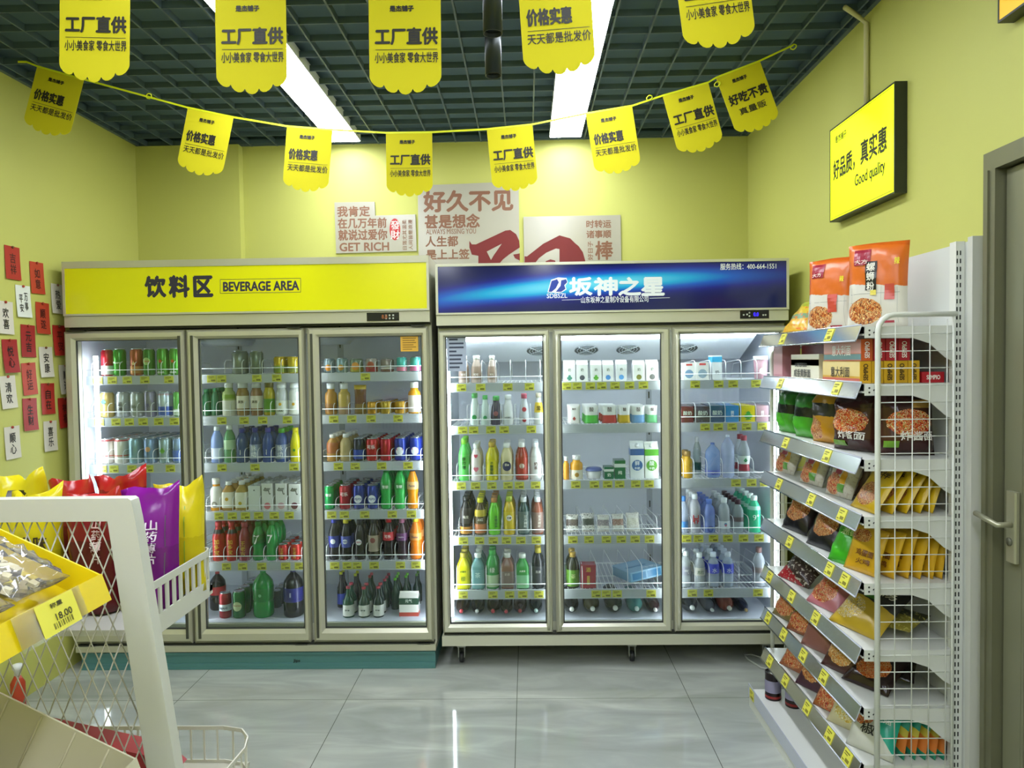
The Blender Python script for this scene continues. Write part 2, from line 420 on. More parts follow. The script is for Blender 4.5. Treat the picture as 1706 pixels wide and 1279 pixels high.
ob = L.build('seal_lettering', M('E8E2D4', .5), o); ob.location.y = -.0012
o, o0 = board('tall cream board with large brown greeting, between the two smaller boards', [(696, 309), (864, 302), (867, 560), (699, 564)])
L = MB()
btext(L, o0, '好久不见', 706, 319, 854, 350, .0055); btext(L, o0, '甚是想念', 708, 358, 799, 379, .003); btext(L, o0, 'ALWAYS MISSING YOU', 710, 382, 793, 389, .0003)
btext(L, o0, '人生都', 709, 394, 763, 410, .002); btext(L, o0, '是上上签', 710, 416, 782, 431, .002)
L.build('lettering', BRN, o)
def shape(o, o0, polys, mat, lift=.0014):
    L = MB()
    for k, poly in enumerate(polys):
        q = [bpt(*p) for p in poly]; L.prism([(a.x-o0.x, a.z-o0.z) for a in q][::-1], 'y', -lift-k*.0003, 0)
    return L.build('brush_stroke', mat, o)
shape(o, o0, [[(782, 401), (786, 407), (793, 407), (842, 384), (850, 383), (860, 390), (865, 401), (866, 412), (848, 424), (838, 432), (826, 446), (840, 470), (812, 480), (800, 450), (797, 440), (797, 426), (786, 424), (782, 412)], [(855, 424), (866, 422), (866, 434), (858, 430)]], CRM)
shape(o, o0, [[(811, 419), (836, 406), (822, 426), (818, 433)]], BRD, .0024)
o, o0 = board('wide cream board with a big red brush stroke, rightmost over the blue-topped cooler', [(872, 361), (1034, 358), (1037, 560), (875, 564)])
L = MB()
btext(L, o0, '时转运', 977, 367, 1018, 379, .0012); btext(L, o0, '诸事顺', 977, 384, 1018, 396, .0012); btext(L, o0, '好日子', 979, 402, 988, 433, .0006, 90); btext(L, o0, '棒', 992, 402, 1021, 432, .003)
L.build('lettering', BRN, o)
shape(o, o0, [[(874, 427), (878, 427), (905, 406), (932, 392), (950, 397), (958, 405), (964, 410), (971, 420), (975, 434), (972, 450), (932, 455), (900, 460), (874, 456)]], CRM)
shape(o, o0, [[(890, 440), (898, 430), (910, 421), (926, 414), (932, 415), (932, 452), (896, 456)]], BRD, .0024)
shape(o, o0, [[(909, 435), (917, 432), (925, 434), (926, 441), (910, 443)]], CRM, .003)
# ------------------------------------------------------------------ illuminated signs on the right wall
def lightbox(y0, y1, z0, z1, face, label, lines=True, thick=.046, glow=None):
    o = thing('light_box_sign', label, 'sign', (XR-thick, (y0+y1)/2, z0))
    ya, yb = y0-(y0+y1)/2, y1-(y0+y1)/2; H = z1-z0
    fr = MB()
    e = .006
    fr.box((.004, ya, 0), (thick-.001, yb, H))
    for a, b2 in (((0, ya, e), (.004, ya+e, H-e)), ((0, yb-e, e), (.004, yb, H-e)), ((0, ya, 0), (.004, yb, e)), ((0, ya, H-e), (.004, yb, H))): fr.box(a, b2)
    fr.build('case', M('1E2418', .4), o)
    MB().box((.001, ya+e, e), (.0035, yb-e, H-e)).build('face', face, o)
    return o, (yb-ya), H
face = M('E8F808', .4, emit=.9)
o, wd_, H = lightbox(2.651, 3.208, 2.166, 2.567, face, 'glowing yellow light box with Good quality script on the right wall')
fn = lambda u, v, w=0: Vector((.001-.0008-w, wd_/2-u, v))
L = MB()
L.text('好品质，', fn, wd_*.25, H*.53, wd_*.36, .085, bold=.0024); L.text('真实惠', fn, wd_*.71, H*.545, wd_*.37, .092, bold=.0024); L.text('Good quality', fn, wd_*.655, H*.285, wd_*.44, .06, bold=.0011)
L.text(SHOP, fn, wd_*.2, H*.85, wd_*.19, .030, bold=.0006)
for a, b2 in (((.03, .03), (.97, .036)), ((.03, .964), (.97, .97)), ((.03, .03), (.034, .97)), ((.966, .03), (.97, .97))):
    L.add([fn(wd_*a[0], H*a[1], .0006), fn(wd_*b2[0], H*a[1], .0006), fn(wd_*b2[0], H*b2[1], .0006), fn(wd_*a[0], H*b2[1], .0006)], [(0, 1, 2, 3)])
L.build('lettering', M('2A2C08', .6), o)
lightbox(1.5, 2.085, 2.51, 2.93, M('E8B800', .4, emit=.35), 'orange-yellow light box at the top right corner, above the door')
# white conduit feeding the sign
p0 = atX(1443, 168, XR-.012); p1 = Vector((XR-.012, p0.y, ZC-.04)); p2 = Vector((XR-.05, p0.y, ZC-.008)); p3 = atZ(1408, 12, ZC-.008)
tag(MB().tube([(XR-.012, p0.y, 2.5675), p1, p2, (p3.x, p3.y, ZC-.009)], .010, seg=8).build('conduit_pipe', M('C4BE8E', .5)), 'pale conduit pipe running from the ceiling down to the glowing light box', 'pipe')
# ------------------------------------------------------------------ door in the right wall
DM, DM2 = M('6E6E56', .35, .3), M('7C7C64', .35, .3)
dr = bpy.data.objects.new('door_1', None); COL.objects.link(dr); struct(dr); dr.location = (XR, DY1, 0)
f = MB(); e = .055
for (a, b2) in (((-.018, -e, 0), (.1, -.001, DZ-e)), ((-.018, -(DY1-DY0)+.001, 0), (.1, -(DY1-DY0)+e, DZ-e)), ((-.018, -(DY1-DY0)+.001, DZ-e), (.1, -.001, DZ-.001))): f.box(a, b2)
f.box((-.024, -e*.55, 0), (-.018, -.012, DZ-e)); struct(f.build('door_frame', DM, dr))
lf = MB(); y1, y0 = -e-.006, -(DY1-DY0)+e+.006
lf.box((.02, y0, .01), (.055, y1, DZ-e-.006)); lf.box((.012, y1-.075, .01), (.02, y1, DZ-e-.006)); lf.box((.012, y0, .01), (.02, y0+.075, DZ-e-.006)); lf.box((.012, y0+.075, DZ-e-.09), (.02, y1-.075, DZ-e-.006)); lf.box((.012, y0+.075, .01), (.02, y1-.075, .12)); lf.box((.0135, y0+.075, .12), (.0200, y0+.085, DZ-e-.09)); lf.box((.0135, y1-.085, .12), (.0200, y1-.075, DZ-e-.09))
struct(lf.build('door_leaf', DM2, dr))
hp = atX(1687, 877, XR).z; hy = atX(1684, 877, XR-.0).y-DY1
hd = MB().box((-.004, hy-.024, hp-.105), (.012, hy+.018, hp+.1), bev=.004)
hd.tube([(-.004, hy-.008, hp+.005), (-.045, hy-.008, hp+.005), (-.05, hy+.02, hp+.012), (-.048, hy+.085, hp+.02)], .0085, seg=8)
hd.tube([(-.0045, hy-.002, hp-.045), (-.008, hy-.002, hp-.045)], .012, 1, seg=12)
hb = hd.build('door_handle', [M('A3A28A', .3, .5), M('5A5A4A', .4)], dr); struct(hb)
# ------------------------------------------------------------------ cards pinned to the left wall
RED, CRE = M('A8281C', .55), M('C9C2AE', .6); BLK = M('15120E', .6)
cards = [((20, 438), 'r', '吉祥', 0), ((61, 463), 'r', '如意', 1), ((38, 502), 'w', '万事平安', 2), ((95, 498), 'w', '热爱', 3), ((70, 530), 'r', '顺遂', 4), ((46, 568), 'r', '元吉', 5),
         ((98, 567), 'r', '平安', 6), ((8, 529), 'w', '欢喜', 7), ((16, 593), 'r', '悦心', 8), ((76, 603), 'w', '安康', 9), ((48, 631), 'r', '好运', 10), ((13, 653), 'w', '清欢', 11),
         ((79, 664), 'r', '自在', 12), ((108, 632), 'w', '顺遂', 13), ((49, 690), 'r', '生财', 14), ((107, 687), 'r', '有福', 15), ((20, 737), 'w', '顺心', 16), ((83, 726), 'w', '喜乐', 17)]
clab = ['topmost red wish card on the left wall', 'red wish card second from the top, right of the topmost', 'bright white card with two columns of writing under the topmost red card', 'white card highest beside the yellow cooler header', 'red card just below the second red card', 'orange-red card right of the uppermost cream card at the edge', 'dark red card touching the cooler below its yellow header', 'cream card at the picture edge above a red card', 'lowest red card touching the left picture edge', 'cream card with a small red seal in the middle of the cards', 'red card directly above the lower red coin card', 'cream card at the left edge above the lowest cream card', 'brown-red card right of and below the red luck card', 'cream card half hidden by the cooler edge', 'red card lowest of its column, left of the lowest right cream card', 'dark red card lowest beside the cooler', 'lowest cream card at the left, pinned with a dark pin', 'lowest cream card on the right, above the yellow snack bags']
for (px, py), k, s, i in cards:
    p = atX(px, py, XL); w, h = (.100, .156)
    if k == 'w': h = .152
    o = thing('wish_card', clab[i], 'card', (XL+.001, p.y, p.z), (random.uniform(-.03, .05), 0, 0), 'wish cards pinned to the left wall')
    curl = random.uniform(.004, .012)
    m = MB(); n = 6
    vs = []
    for q in range(n+1):
        z = h/2-h*q/n; off = .001+curl*(q/n)**2
        vs += [(off, -w/2, z), (off, w/2, z), (off+.0007, -w/2, z), (off+.0007, w/2, z)]
    fs = []
    for q in range(n):
        a, c2 = 4*q, 4*q+4
        fs += [(a+2, a+3, c2+3, c2+2), (a, c2, c2+1, a+1), (a, a+2, c2+2, c2), (a+1, c2+1, c2+3, a+3)]
    m.add(vs, fs); m.build('paper', M(['A8281C', 'B23A20', '9A1E1C'][i % 3], .55) if k == 'r' else M('CDC7B6' if i != 2 else 'D8DCD2', .6), o)
    fn = lambda u, v, w2=0: Vector((.0022+curl*((h/2-v)/h)**2+w2, u, v))
    L = MB()
    if len(s) == 2: L.vtext(s, fn, 0, -.004, .038, .052, bold=.0007)
    else: L.vtext(s[:2], fn, .016, 0, .024, .044, bold=.0005); L.vtext(s[2:], fn, -.018, -.01, .024, .044, bold=.0005)
    L.build('lettering', BLK if k == 'w' or i in (5, 8, 14, 12) else M('4A120C', .6), o)
    MB().lathe([(.001, 0), (.006, .001), (.0065, .005), (.004, .008)], 10).build('pin', M('A03020' if i % 3 else '6A3A20', .4), o, (.002, 0, h/2-.004), (0, PI/2, 0))
# ================================================================== COOLERS
FY = 3.633
def fx(px, py=780, Y=FY): return at(px, py, Y).x
def fz(py, px=600, Y=FY): return at(px, py, Y).z
ALU1, ALU2 = M('BDBCA6', .3, .35), M('CACAB6', .3, .35)
DARK = M('20241F', .5)
LINER = M('C9CEDA', .45)
WIRE = M('EDEFF2', .35)
RAILP = M('B9BDC6', .3)
TAGM = M('D6D24E', .5); TAGI = M('7A7420', .6)
tag_mb = MB().box((-.0245, -.0015, -.0185), (.0245, 0, .0185))
for (a, b2, c2, d2) in ((-.018, .009, .012, .0125), (-.018, .003, .002, .0055), (-.003, -.013, .019, -.004), (-.021, -.014, -.009, -.011)):
    tag_mb.box((a, -.0022, b2), (c2, -.0015, d2), 1)
TAGME = tag_mb.mesh('price_tag', [TAGM, TAGI])
def divider_mesh(h, d):
    m = MB(); m.tube([(0, 0, 0), (0, 0, h*.72), (0, .006, h*.88), (0, .022, h), (0, .06, h*1.02), (0, d*.9, h*.8), (0, d, .006)], .0018, seg=5)
    return m.mesh('wire_divider', [WIRE])
DIV = {}
class Cooler: pass
def cooler(name_lab, x0, x1, zb, zt, dpt, mull, glass_z, levels, alu, header_z, bays, plinth, led, tube_bright):
    """x0..x1 outer, zb..zt outer, mull: [(outer x0, x1, glass x0, x1)] per door, levels: shelf-top heights"""
    o = thing('display_cooler', name_lab, 'drinks cooler', (x0, FY, 0), group='tall three-door display coolers')
    def lx(x): return x-x0
    Wd = x1-x0; D = dpt; t = .035
    g0, g1 = glass_z; floor_z = levels[-1]; top_in = g1+.02
    yd = .045          # door thickness
    body = MB()
    body.box((0, yd+.004, zb), (t, D, zt)); body.box((Wd-t, yd+.004, zb), (Wd, D, zt)); body.box((t, D-t, zb), (Wd-t, D, zt))
    body.box((t, yd+.004, zt-.03), (Wd-t, D-t, zt)); body.box((t, yd+.004, top_in), (Wd-t, D-t, top_in+.03))
    body.box((t, yd+.004, zb), (Wd-t, D-t, floor_z))
    body.build('cabinet', M('BFC0AE', .35, .2), o)
    ln = MB()
    e = .002
    ln.box((t, yd+.02, floor_z+e), (t+.003, D-t, top_in)); ln.box((Wd-t-.003, yd+.02, floor_z+e), (Wd-t, D-t, top_in)); ln.box((t, D-t-.004, floor_z+e), (Wd-t, D-t-.001, top_in))
    ln.box((t, yd+.02, floor_z), (Wd-t, D-t, floor_z+e)); ln.box((t, yd+.02, top_in-.003), (Wd-t, D-t, top_in))
    for i in range(1, 3):       # slotted uprights at the back
        xm = lx((mull[i-1][1]+mull[i][0])/2)
        ln.box((xm-.016, D-t-.016, floor_z+e), (xm+.016, D-t-.004, top_in-.01), 1)
        for k in range(14): ln.box((xm-.004, D-t-.0175, .35+k*.11), (xm+.004, D-t-.016, .39+k*.11), 2)
    ln.build('liner', [LINER, M('A4A9B4', .4), DARK], o)
    # header canopy
    z0, z1, zs = header_z    # sign bottom, sign top, strip bottom
    hd = MB(); q = .012
    hd.box((0, -.02, z1), (Wd, yd+.003, zt)); hd.box((0, -.02, z0-.010), (Wd, yd+.003, z0)); hd.box((0, -.02, z0), (q, yd+.003, z1)); hd.box((Wd-q, -.02, z0), (Wd, yd+.003, z1))
    hd.box((q, .004, z0), (Wd-q, yd+.003, z1)); hd.box((0, -.012, zs), (Wd, yd+.003, z0-.012)); hd.box((.004, .02, zs-.012), (Wd-.004, yd+.003, zs), 1)
    hd.build('header', [alu, DARK], o)
    # bottom sill
    zd0, zd1 = bays
    MB().box((0, -.012, zb), (Wd, yd+.003, zd0-.008)).box((.01, .0, zd0-.008), (Wd-.01, yd+.003, zd0-.001), 1).build('sill', [alu, DARK], o)
    doors = []
    for i, (a, b2, ga, gb) in enumerate(mull):
        a, b2, ga, gb = map(lx, (a, b2, ga, gb))
        f = MB(); zt2, zb2 = zd1, zd0
        out = [(a, zb2), (b2, zb2), (b2, zt2), (a, zt2)]; inn = [(ga, g0), (gb, g0), (gb, g1), (ga, g1)]
        mid = [(p[0]+(q2[0]-p[0])*.25, p[1]+(q2[1]-p[1])*.25) for p, q2 in zip(out, inn)]
        mid2 = [(p[0]+(q2[0]-p[0])*.72, p[1]+(q2[1]-p[1])*.72) for p, q2 in zip(out, inn)]
        L = [(out, yd), (out, .012), (mid, -.004), (mid2, -.004), (inn, .010), (inn, yd)]
        vs = [(p[0], y, p[1]) for poly, y in L for p in poly]; fs = []
        for s in range(len(L)):
            for k in range(4):
                s2 = (s+1) % len(L)
                fs.append((s*4+k, s*4+(k+1) % 4, s2*4+(k+1) % 4, s2*4+k))
        f.add(vs, fs)
        door = f.build('door', alu, o)
        MB().box((ga-.001, .020, g0-.001), (gb+.001, .026, g1+.001)).build('glass_pane', GLASS, door)
        gk = MB(); w = .006
        for (p, q2) in (((ga, .0135, g0), (ga+w, .018, g1)), ((gb-w, .0135, g0), (gb, .018, g1)), ((ga, .0135, g0), (gb, .018, g0+w*1.5)), ((ga, .0135, g1-w*.6), (gb, .018, g1))): gk.box(p, q2)
        gk.build('gasket', M('3A3E3C', .5), door)
        doors.append(door)
    # opaque mullions behind the door edges
    for i in range(2):
        xm = (lx(mull[i][1])+lx(mull[i+1][0]))/2
        MB().box((xm-.013, yd+.006, floor_z), (xm+.013, yd+.045, top_in)).build('mullion', M('8C9088', .4), o)
    cl = Cooler(); cl.root, cl.doors, cl.lx, cl.levels, cl.yd, cl.D, cl.t, cl.Wd, cl.mull = o, doors, lx, levels, yd, D, t, Wd, mull
    return cl
def shelf(cl, bay, lev, tags, divs, depth, rail=True, guard=True, tilt_end=None, dh=.075, xa=None, xb=None):
    a, b2 = (cl.lx(cl.mull[bay][k]) for k in (0, 1))
    a += .022 if bay else .05; b2 -= .022 if bay < 2 else .05
    if xa: a = cl.lx(fx(xa))
    if xb: b2 = cl.lx(fx(xb))
    z = cl.levels[lev]; y0 = cl.yd+.052
    m = MB()
    m.box((a, y0, z-.004), (b2, y0+.012, z)); m.box((a, y0+depth-.01, z-.006), (b2, y0+depth, z))
    n = int((b2-a)/.022)
    for k in range(n+1):
        x = a+(b2-a)*k/n; m.box((x-.0015, y0+.01, z-.004), (x+.0015, y0+depth, z))
    m.box((a, y0+depth*.5-.004, z-.008), (b2, y0+depth*.5+.004, z-.004))
    for x in (a+.004, b2-.004): m.box((x-.003, y0, z-.03), (x+.003, y0+depth, z-.004))
    sh = m.build('shelf', WIRE, cl.root)
    MB().box((a, y0-.006, z-.046), (b2, y0-.001, z+.001)).box((a, y0-.009, z-.046), (b2, y0-.006, z-.041)).build('price_rail', RAILP, sh)
    if guard: MB().tube([(a, y0-.002, z+.032), (b2, y0-.002, z+.032)], .0022, seg=6).build('wire_guard', WIRE, sh)
    key = (dh, depth)
    if key not in DIV: DIV[key] = divider_mesh(dh, depth-.03)
    for px in divs:
        x = cl.lx(at(px, 780, FY+.145).x)
        if a < x < b2: link('wire_divider', DIV[key], sh, (x, y0+.001, z))
    lastx = None
    for px in tags:
        x = cl.lx(at(px, 780, FY+.09).x)
        if lastx is not None and x-lastx < .052: x = lastx+.052
        if a+.012 < x < b2-.012: lastx = x
        if a+.012 < x < b2-.012: link('price_tag', TAGME, sh, (x, y0-.0075, z-.022))
    return sh
# ---- yellow-topped cooler
Z1 = {k: fz(v, 400) for k, v in dict(st=443, sb=519, zs=541, dt=548, gt=563, gb=1049, db=1072).items()}
LV1 = [at(600, y, FY+.1).z for y in (620.5, 690.5, 769, 849.5, 934)]+[at(600, 1029, FY+.12).z]
m1 = [(fx(112), fx(311), fx(131), fx(302)), (fx(315), fx(510), fx(334), fx(501)), (fx(516), fx(717), fx(535), fx(706))]
c1 = cooler('tall three-door drinks cooler with yellow BEVERAGE AREA header', -2.361, -.487, .095, 2.114, .74, m1, (Z1['gb'], Z1['gt']), LV1, ALU1, (Z1['sb'], Z1['st'], Z1['zs']), (Z1['db'], Z1['dt']), True, True, False)
MB().box((.02, .004, .001), (c1.Wd-.005, .70, .094)).box((.02, -.004, .012), (c1.Wd-.005, .004, .03)).box((.02, -.004, .075), (c1.Wd-.005, .004, .088)).box((.02, -.008, .001), (c1.Wd-.005, .004, .012)).build('plinth', M('4E7E7E', .4), c1.root)
L = MB(); p = at(494, 1101, FY-.008); L.text('Jips', lambda u, v, w=0: Vector((u, -w, v)), p.x+2.361, p.z, .035, .018, bold=.0008, lift=.0052); L.build('lettering', M('14201E', .6), c1.root)
sg = MB().box((.012, -.016, Z1['sb']), (c1.Wd-.012, .003, Z1['st'])).build('sign_panel', M('DDDC0C', .22), c1.root)
hfn = lambda ox: (lambda u, v, w=0: Vector((u-ox, -.016-w, v)))
def hbox(cl, L, s, x0, y0, x1, y1, bold=0, ox=None, Yv=FY-.016, rot=0, lift=.0008):
    a, b2 = at(x0, y0, Yv), at(x1, y1, Yv)
    fn = lambda u, v, w=0: Vector((cl.lx(u), -.016-w, v))
    L.text(s, fn, (a.x+b2.x)/2, (a.z+b2.z)/2, abs(b2.x-a.x), abs(a.z-b2.z), bold=bold, lift=lift, rot=rot)
L = MB(); hbox(c1, L, '饮', 242, 461, 276, 494, .0054); hbox(c1, L, '料', 282, 460, 315, 494, .0054); hbox(c1, L, '区', 323, 461, 354, 493, .0054)
hbox(c1, L, 'BEVERAGE AREA', 372, 470, 498, 483, .0022)
fr = [at(x, y, FY-.016) for x, y in ((367, 465.5), (501, 463.5), (501, 486.5), (367, 488.5))]
for i in range(4):
    a, b2 = fr[i], fr[(i+1) % 4]
    L.tube([(c1.lx(a.x), -.0162, a.z), (c1.lx(b2.x), -.0162, b2.z)], .0012, seg=4)
L.build('lettering', M('2C2A3A', .5), sg)
def control(cl, x0, y0, x1, y1, digits, col, buttons):
    a, b2 = at(x0, y0, FY-.014), at(x1, y1, FY-.014)
    cp = MB().box((cl.lx(a.x), -.016, b2.z), (cl.lx(b2.x), -.0121, a.z)).build('control_panel', M('10120F', .25), cl.root)
    L = MB(); fn = lambda u, v, w=0: Vector((u, -.016-w, v)); xa, xb = cl.lx(a.x), cl.lx(b2.x); w = xb-xa; h = a.z-b2.z
    for bx, by in buttons: L.add([fn(xa+w*bx-.004, b2.z+h*by-.004, .0006), fn(xa+w*bx+.004, b2.z+h*by-.004, .0006), fn(xa+w*bx+.004, b2.z+h*by+.004, .0006), fn(xa+w*bx-.004, b2.z+h*by+.004, .0006)], [(0, 1, 2, 3)])
    L.build('button', M('B8BCB0', .5), cp)
    if digits: L = MB(); L.text(digits, fn, xa+w*.55, b2.z+h*.5, w*.17, h*.45, bold=.0006); L.build('digits', M(col, .5, emit=2.0), cp)
control(c1, 611, 521, 665, 534, '8.8', '5A3010', [(.6+.11*i, .3+.36*j) for i in range(3) for j in range(2)])
# ---- blue-topped cooler
Z2 = {k: fz(v, 1020) for k, v in dict(st=440, sb=517, zs=538, dt=547, gt=557, gb=1039, db=1054).items()}
LV2 = [at(1020, y, FY+.1).z for y in (635, 706, 799, 890.5, 981)]+[at(1020, 1026, FY+.12).z]
m2 = [(fx(734), fx(918), fx(745), fx(908)), (fx(924), fx(1118), fx(936), fx(1104)), (fx(1123), fx(1313), fx(1134), fx(1302))]
c2 = cooler('tall three-door drinks cooler with blue advertising header', -.454, 1.315, .1175, 2.069, .74, m2, (Z2['gb'], Z2['gt']), LV2, ALU2, (Z2['sb'], Z2['st'], Z2['zs']), (Z2['db'], Z2['dt']), False, True, True)
bl = bpy.data.materials.new('blue_streak_print'); bl.use_nodes = True; nt = bl.node_tree; b = nt.nodes['Principled BSDF']
tc = N(nt, 'ShaderNodeTexCoord'); sp = N(nt, 'ShaderNodeSeparateXYZ'); nt.links.new(tc.outputs['Generated'], sp.inputs[0])
gx, gz = sp.outputs[0], sp.outputs[2]
arc = math_node(nt, 'SUBTRACT', .78, math_node(nt, 'MULTIPLY', math_node(nt, 'POWER', math_node(nt, 'SUBTRACT', 1.0, gx), 2.2), .42))   # rising streak
dd = math_node(nt, 'SUBTRACT', gz, math_node(nt, 'SUBTRACT', arc, .08))
dens = math_node(nt, 'MULTIPLY', math_node(nt, 'POWER', 2.718, math_node(nt, 'MULTIPLY', math_node(nt, 'MULTIPLY', dd, dd), -24.0)),
                 math_node(nt, 'POWER', 2.718, math_node(nt, 'MULTIPLY', math_node(nt, 'POWER', math_node(nt, 'SUBTRACT', gx, .42), 2.0), -5.0)))
colr = ramp(nt, dens, [(0, '161C58'), (.15, '1C268C'), (.4, '1A5CC8'), (.65, '16A8E0'), (1, '6AD8F4')], False)
nt.links.new(colr, b.inputs['Base Color']); b.inputs['Roughness'].default_value = .12
sg2 = MB().box((.012, -.016, Z2['sb']), (c2.Wd-.012, .003, Z2['st'])).build('sign_panel', bl, c2.root)
L = MB()
for s, x0, x1 in (('坂', 949, 986), ('神', 990, 1028), ('之', 1031, 1067), ('星', 1069, 1106)): hbox(c2, L, s, x0, 463, x1, 491, .0042)
hbox(c2, L, 'SDBSZL', 911, 489, 945, 496, .0004); hbox(c2, L, '山东坂神之星制冷设备有限公司', 968, 494, 1080, 503, .0003)
hbox(c2, L, '服务热线：400-664-1551', 1200, 439, 1293, 448, .0003)
fn = lambda u, v, w=0: Vector((u, -.016-w, v))
for x0, x1, y in ((936, 967, 500), (1082, 1116, 497)):
    a, b2 = at(x0, y, FY-.016), at(x1, y-1, FY-.016)
    L.add([fn(c2.lx(a.x), a.z, .0006), fn(c2.lx(b2.x), b2.z, .0006), fn(c2.lx(b2.x), b2.z+.002, .0006), fn(c2.lx(a.x), a.z+.002, .0006)], [(0, 1, 2, 3)])
L.build('lettering', M('E6EEF4', .3), sg2)
def logo_poly(cl, L, pts, lift):
    q = [at(x, y, FY-.016) for x, y in pts]
    L.add([(cl.lx(p.x), -.016-lift, p.z) for p in q], [tuple(range(len(q)-1, -1, -1))])
L = MB(); logo_poly(c2, L, [(912, 487), (918, 466), (930, 462), (944, 463), (946, 470), (942, 476), (944, 482), (936, 487), (928, 488)], .0006)
L.build('logo_ground', M('E8EEF6', .3), sg2)
L = MB(); logo_poly(c2, L, [(914, 486), (919, 468), (928, 465), (931, 470), (926, 480), (919, 486)], .0012); logo_poly(c2, L, [(926, 486), (934, 476), (935, 467), (943, 465), (945, 470), (940, 475), (942, 481), (935, 486)], .0012)
L.build('logo', M('1A3AA0', .3), sg2)
control(c2, 1233, 517, 1281, 530, '0.0', '3020F0', [(.12, .45), (.24, .5), (.32, .3), (.32, .7), (.80, .4), (.88, .4)])
# evaporator housing with fans and lamp tubes inside the blue-topped cooler
LEDB = M('F4F8FF', .5, emit=TUBE_BRIGHT); LEDD = M('F4F8FF', .5, emit=TUBE_DIM)
ez1 = Z2['gt']+.012; ez0 = at(1020, 600, FY+.42).z
ev = MB(); xa, xb = .11, c2.Wd-.11
ev.prism([(.15, ez1), (.15, ez1-.022), (.44, ez0), (c2.D-.05, ez0), (c2.D-.05, ez1)], 'x', xa, xb)
evo = ev.build('evaporator_cover', M('D4DAE2', .4), c2.root)
nrm = Vector((0, -(ez1-.022-ez0), -.29)).normalized()
for px in (897, 977, 1047, 1143):
    cpx = at(px, 578, FY+.28); tt = .5
    cen = Vector((c2.lx(cpx.x), .15+.29*tt, ez1-.022+(ez0-ez1+.022)*tt)) + nrm*.0015
    U = Vector((1, 0, 0)); V = nrm.cross(U)
    fo = MB(); r = .066
    fo.add([cen]+[cen+(U*math.cos(a)+V*math.sin(a))*r for a in [i*2*PI/24 for i in range(24)]], [(0, i+1, (i+1) % 24+1) for i in range(24)])
    for k in range(1, 5): fo.tube([cen+nrm*.003+(U*math.cos(a)+V*math.sin(a))*r*k/4 for a in [i*2*PI/20 for i in range(20)]], .0014, 1, 4, True)
    for a in (PI/4, 3*PI/4): fo.tube([cen+nrm*.0035-(U*math.cos(a)+V*math.sin(a))*r, cen+nrm*.0035+(U*math.cos(a)+V*math.sin(a))*r], .0022, 1, 4)
    fo.build('fan_grille', [M('3A444E', .5), M('C8D0D8', .4)], c2.root)
for i in range(3):
    a, b2 = c2.lx(m2[i][2]), c2.lx(m2[i][3])
    MB().box((a-.01, c2.yd+.035, Z2['gt']-.004), (b2+.01, c2.yd+.055, Z2['gt']+.016)).build('lamp_tube', LEDB, c2.root)
    MB().box((max(a-.01, xa+.01), .112, ez1-.034), (min(b2+.01, xb-.03), .130, ez1-.022)).build('lamp_tube', LEDB, c2.root)
for x in (c2.lx(fx(743))+.012, c2.lx(fx(1297))+.005):
    MB().box((x-.008, c2.yd+.028, LV2[5]+.02), (x+.008, c2.yd+.040, Z2['gt']-.06)).build('lamp_strip', LEDB, c2.root)
for i in range(2):
    xm = (c2.lx(m2[i][1])+c2.lx(m2[i+1][0]))/2
    for s in (-1, 1): MB().box((xm+s*.0135, c2.yd+.026, LV2[5]+.02), (xm+s*.0165, c2.yd+.042, Z2['gt']-.03)).build('lamp_strip', LEDB, c2.root)
for px in (762, 1053, 1281):
    x = c2.lx(fx(px)); ca = MB().box((x-.022, .05, .085), (x+.022, .09, .116)).box((x-.018, .055, .03), (x-.013, .085, .09)).box((x+.013, .055, .03), (x+.018, .085, .09)).build('caster', M('8A8C86', .3, .6), c2.root)
    MB().lathe([(.008, -.012), (.026, -.011), (.028, 0), (.026, .011), (.008, .012)], 18).build('wheel', M('26282A', .5), ca, (x, .07, .0285), (0, PI/2, 0))
for px in (762, 1281):
    x = c2.lx(fx(px)); ca = MB().box((x-.022, .60, .085), (x+.022, .64, .116)).box((x-.018, .605, .03), (x-.013, .635, .09)).box((x+.013, .605, .03), (x+.018, .635, .09)).build('caster', M('8A8C86', .3, .6), c2.root)
    MB().lathe([(.008, -.012), (.026, -.011), (.028, 0), (.026, .011), (.008, .012)], 18).build('wheel', M('26282A', .5), ca, (x, .62, .0285), (0, PI/2, 0))
# pull profiles along the door edges of the blue-topped cooler
for px, di in ((911, 0), (930, 1), (1129, 2)):
    x = c2.lx(fx(px)); MB().tube([(x, .0, Z2['db']+.02), (x, -.012, Z2['db']+.05), (x, -.013, Z2['db']+.3), (x, -.013, Z2['dt']-.06), (x, -.002, Z2['dt']-.03)], .009, seg=8).build('pull_handle', ALU2, c2.doors[di])
for px, di in ((305, 0), (326, 1), (524, 2)):
    x = c1.lx(fx(px)); MB().box((x-.006, -.010, Z1['db']+.03), (x+.006, -.003, Z1['dt']-.03)).build('pull_handle', M('4C4E44', .4, .4), c1.doors[di])
# hinges
for cl, zt_, pxs in ((c1, Z1, ((120, 150, 0), (485, 506, 1), (690, 712, 2))),):
    for a, b2, di in pxs:
        for z in (zt_['dt']+.001, zt_['db']-.006): MB().box((cl.lx(fx(a)), -.008, z), (cl.lx(fx(b2)), .01, z+.005)).build('hinge', M('3C3E38', .4, .6), cl.doors[di])
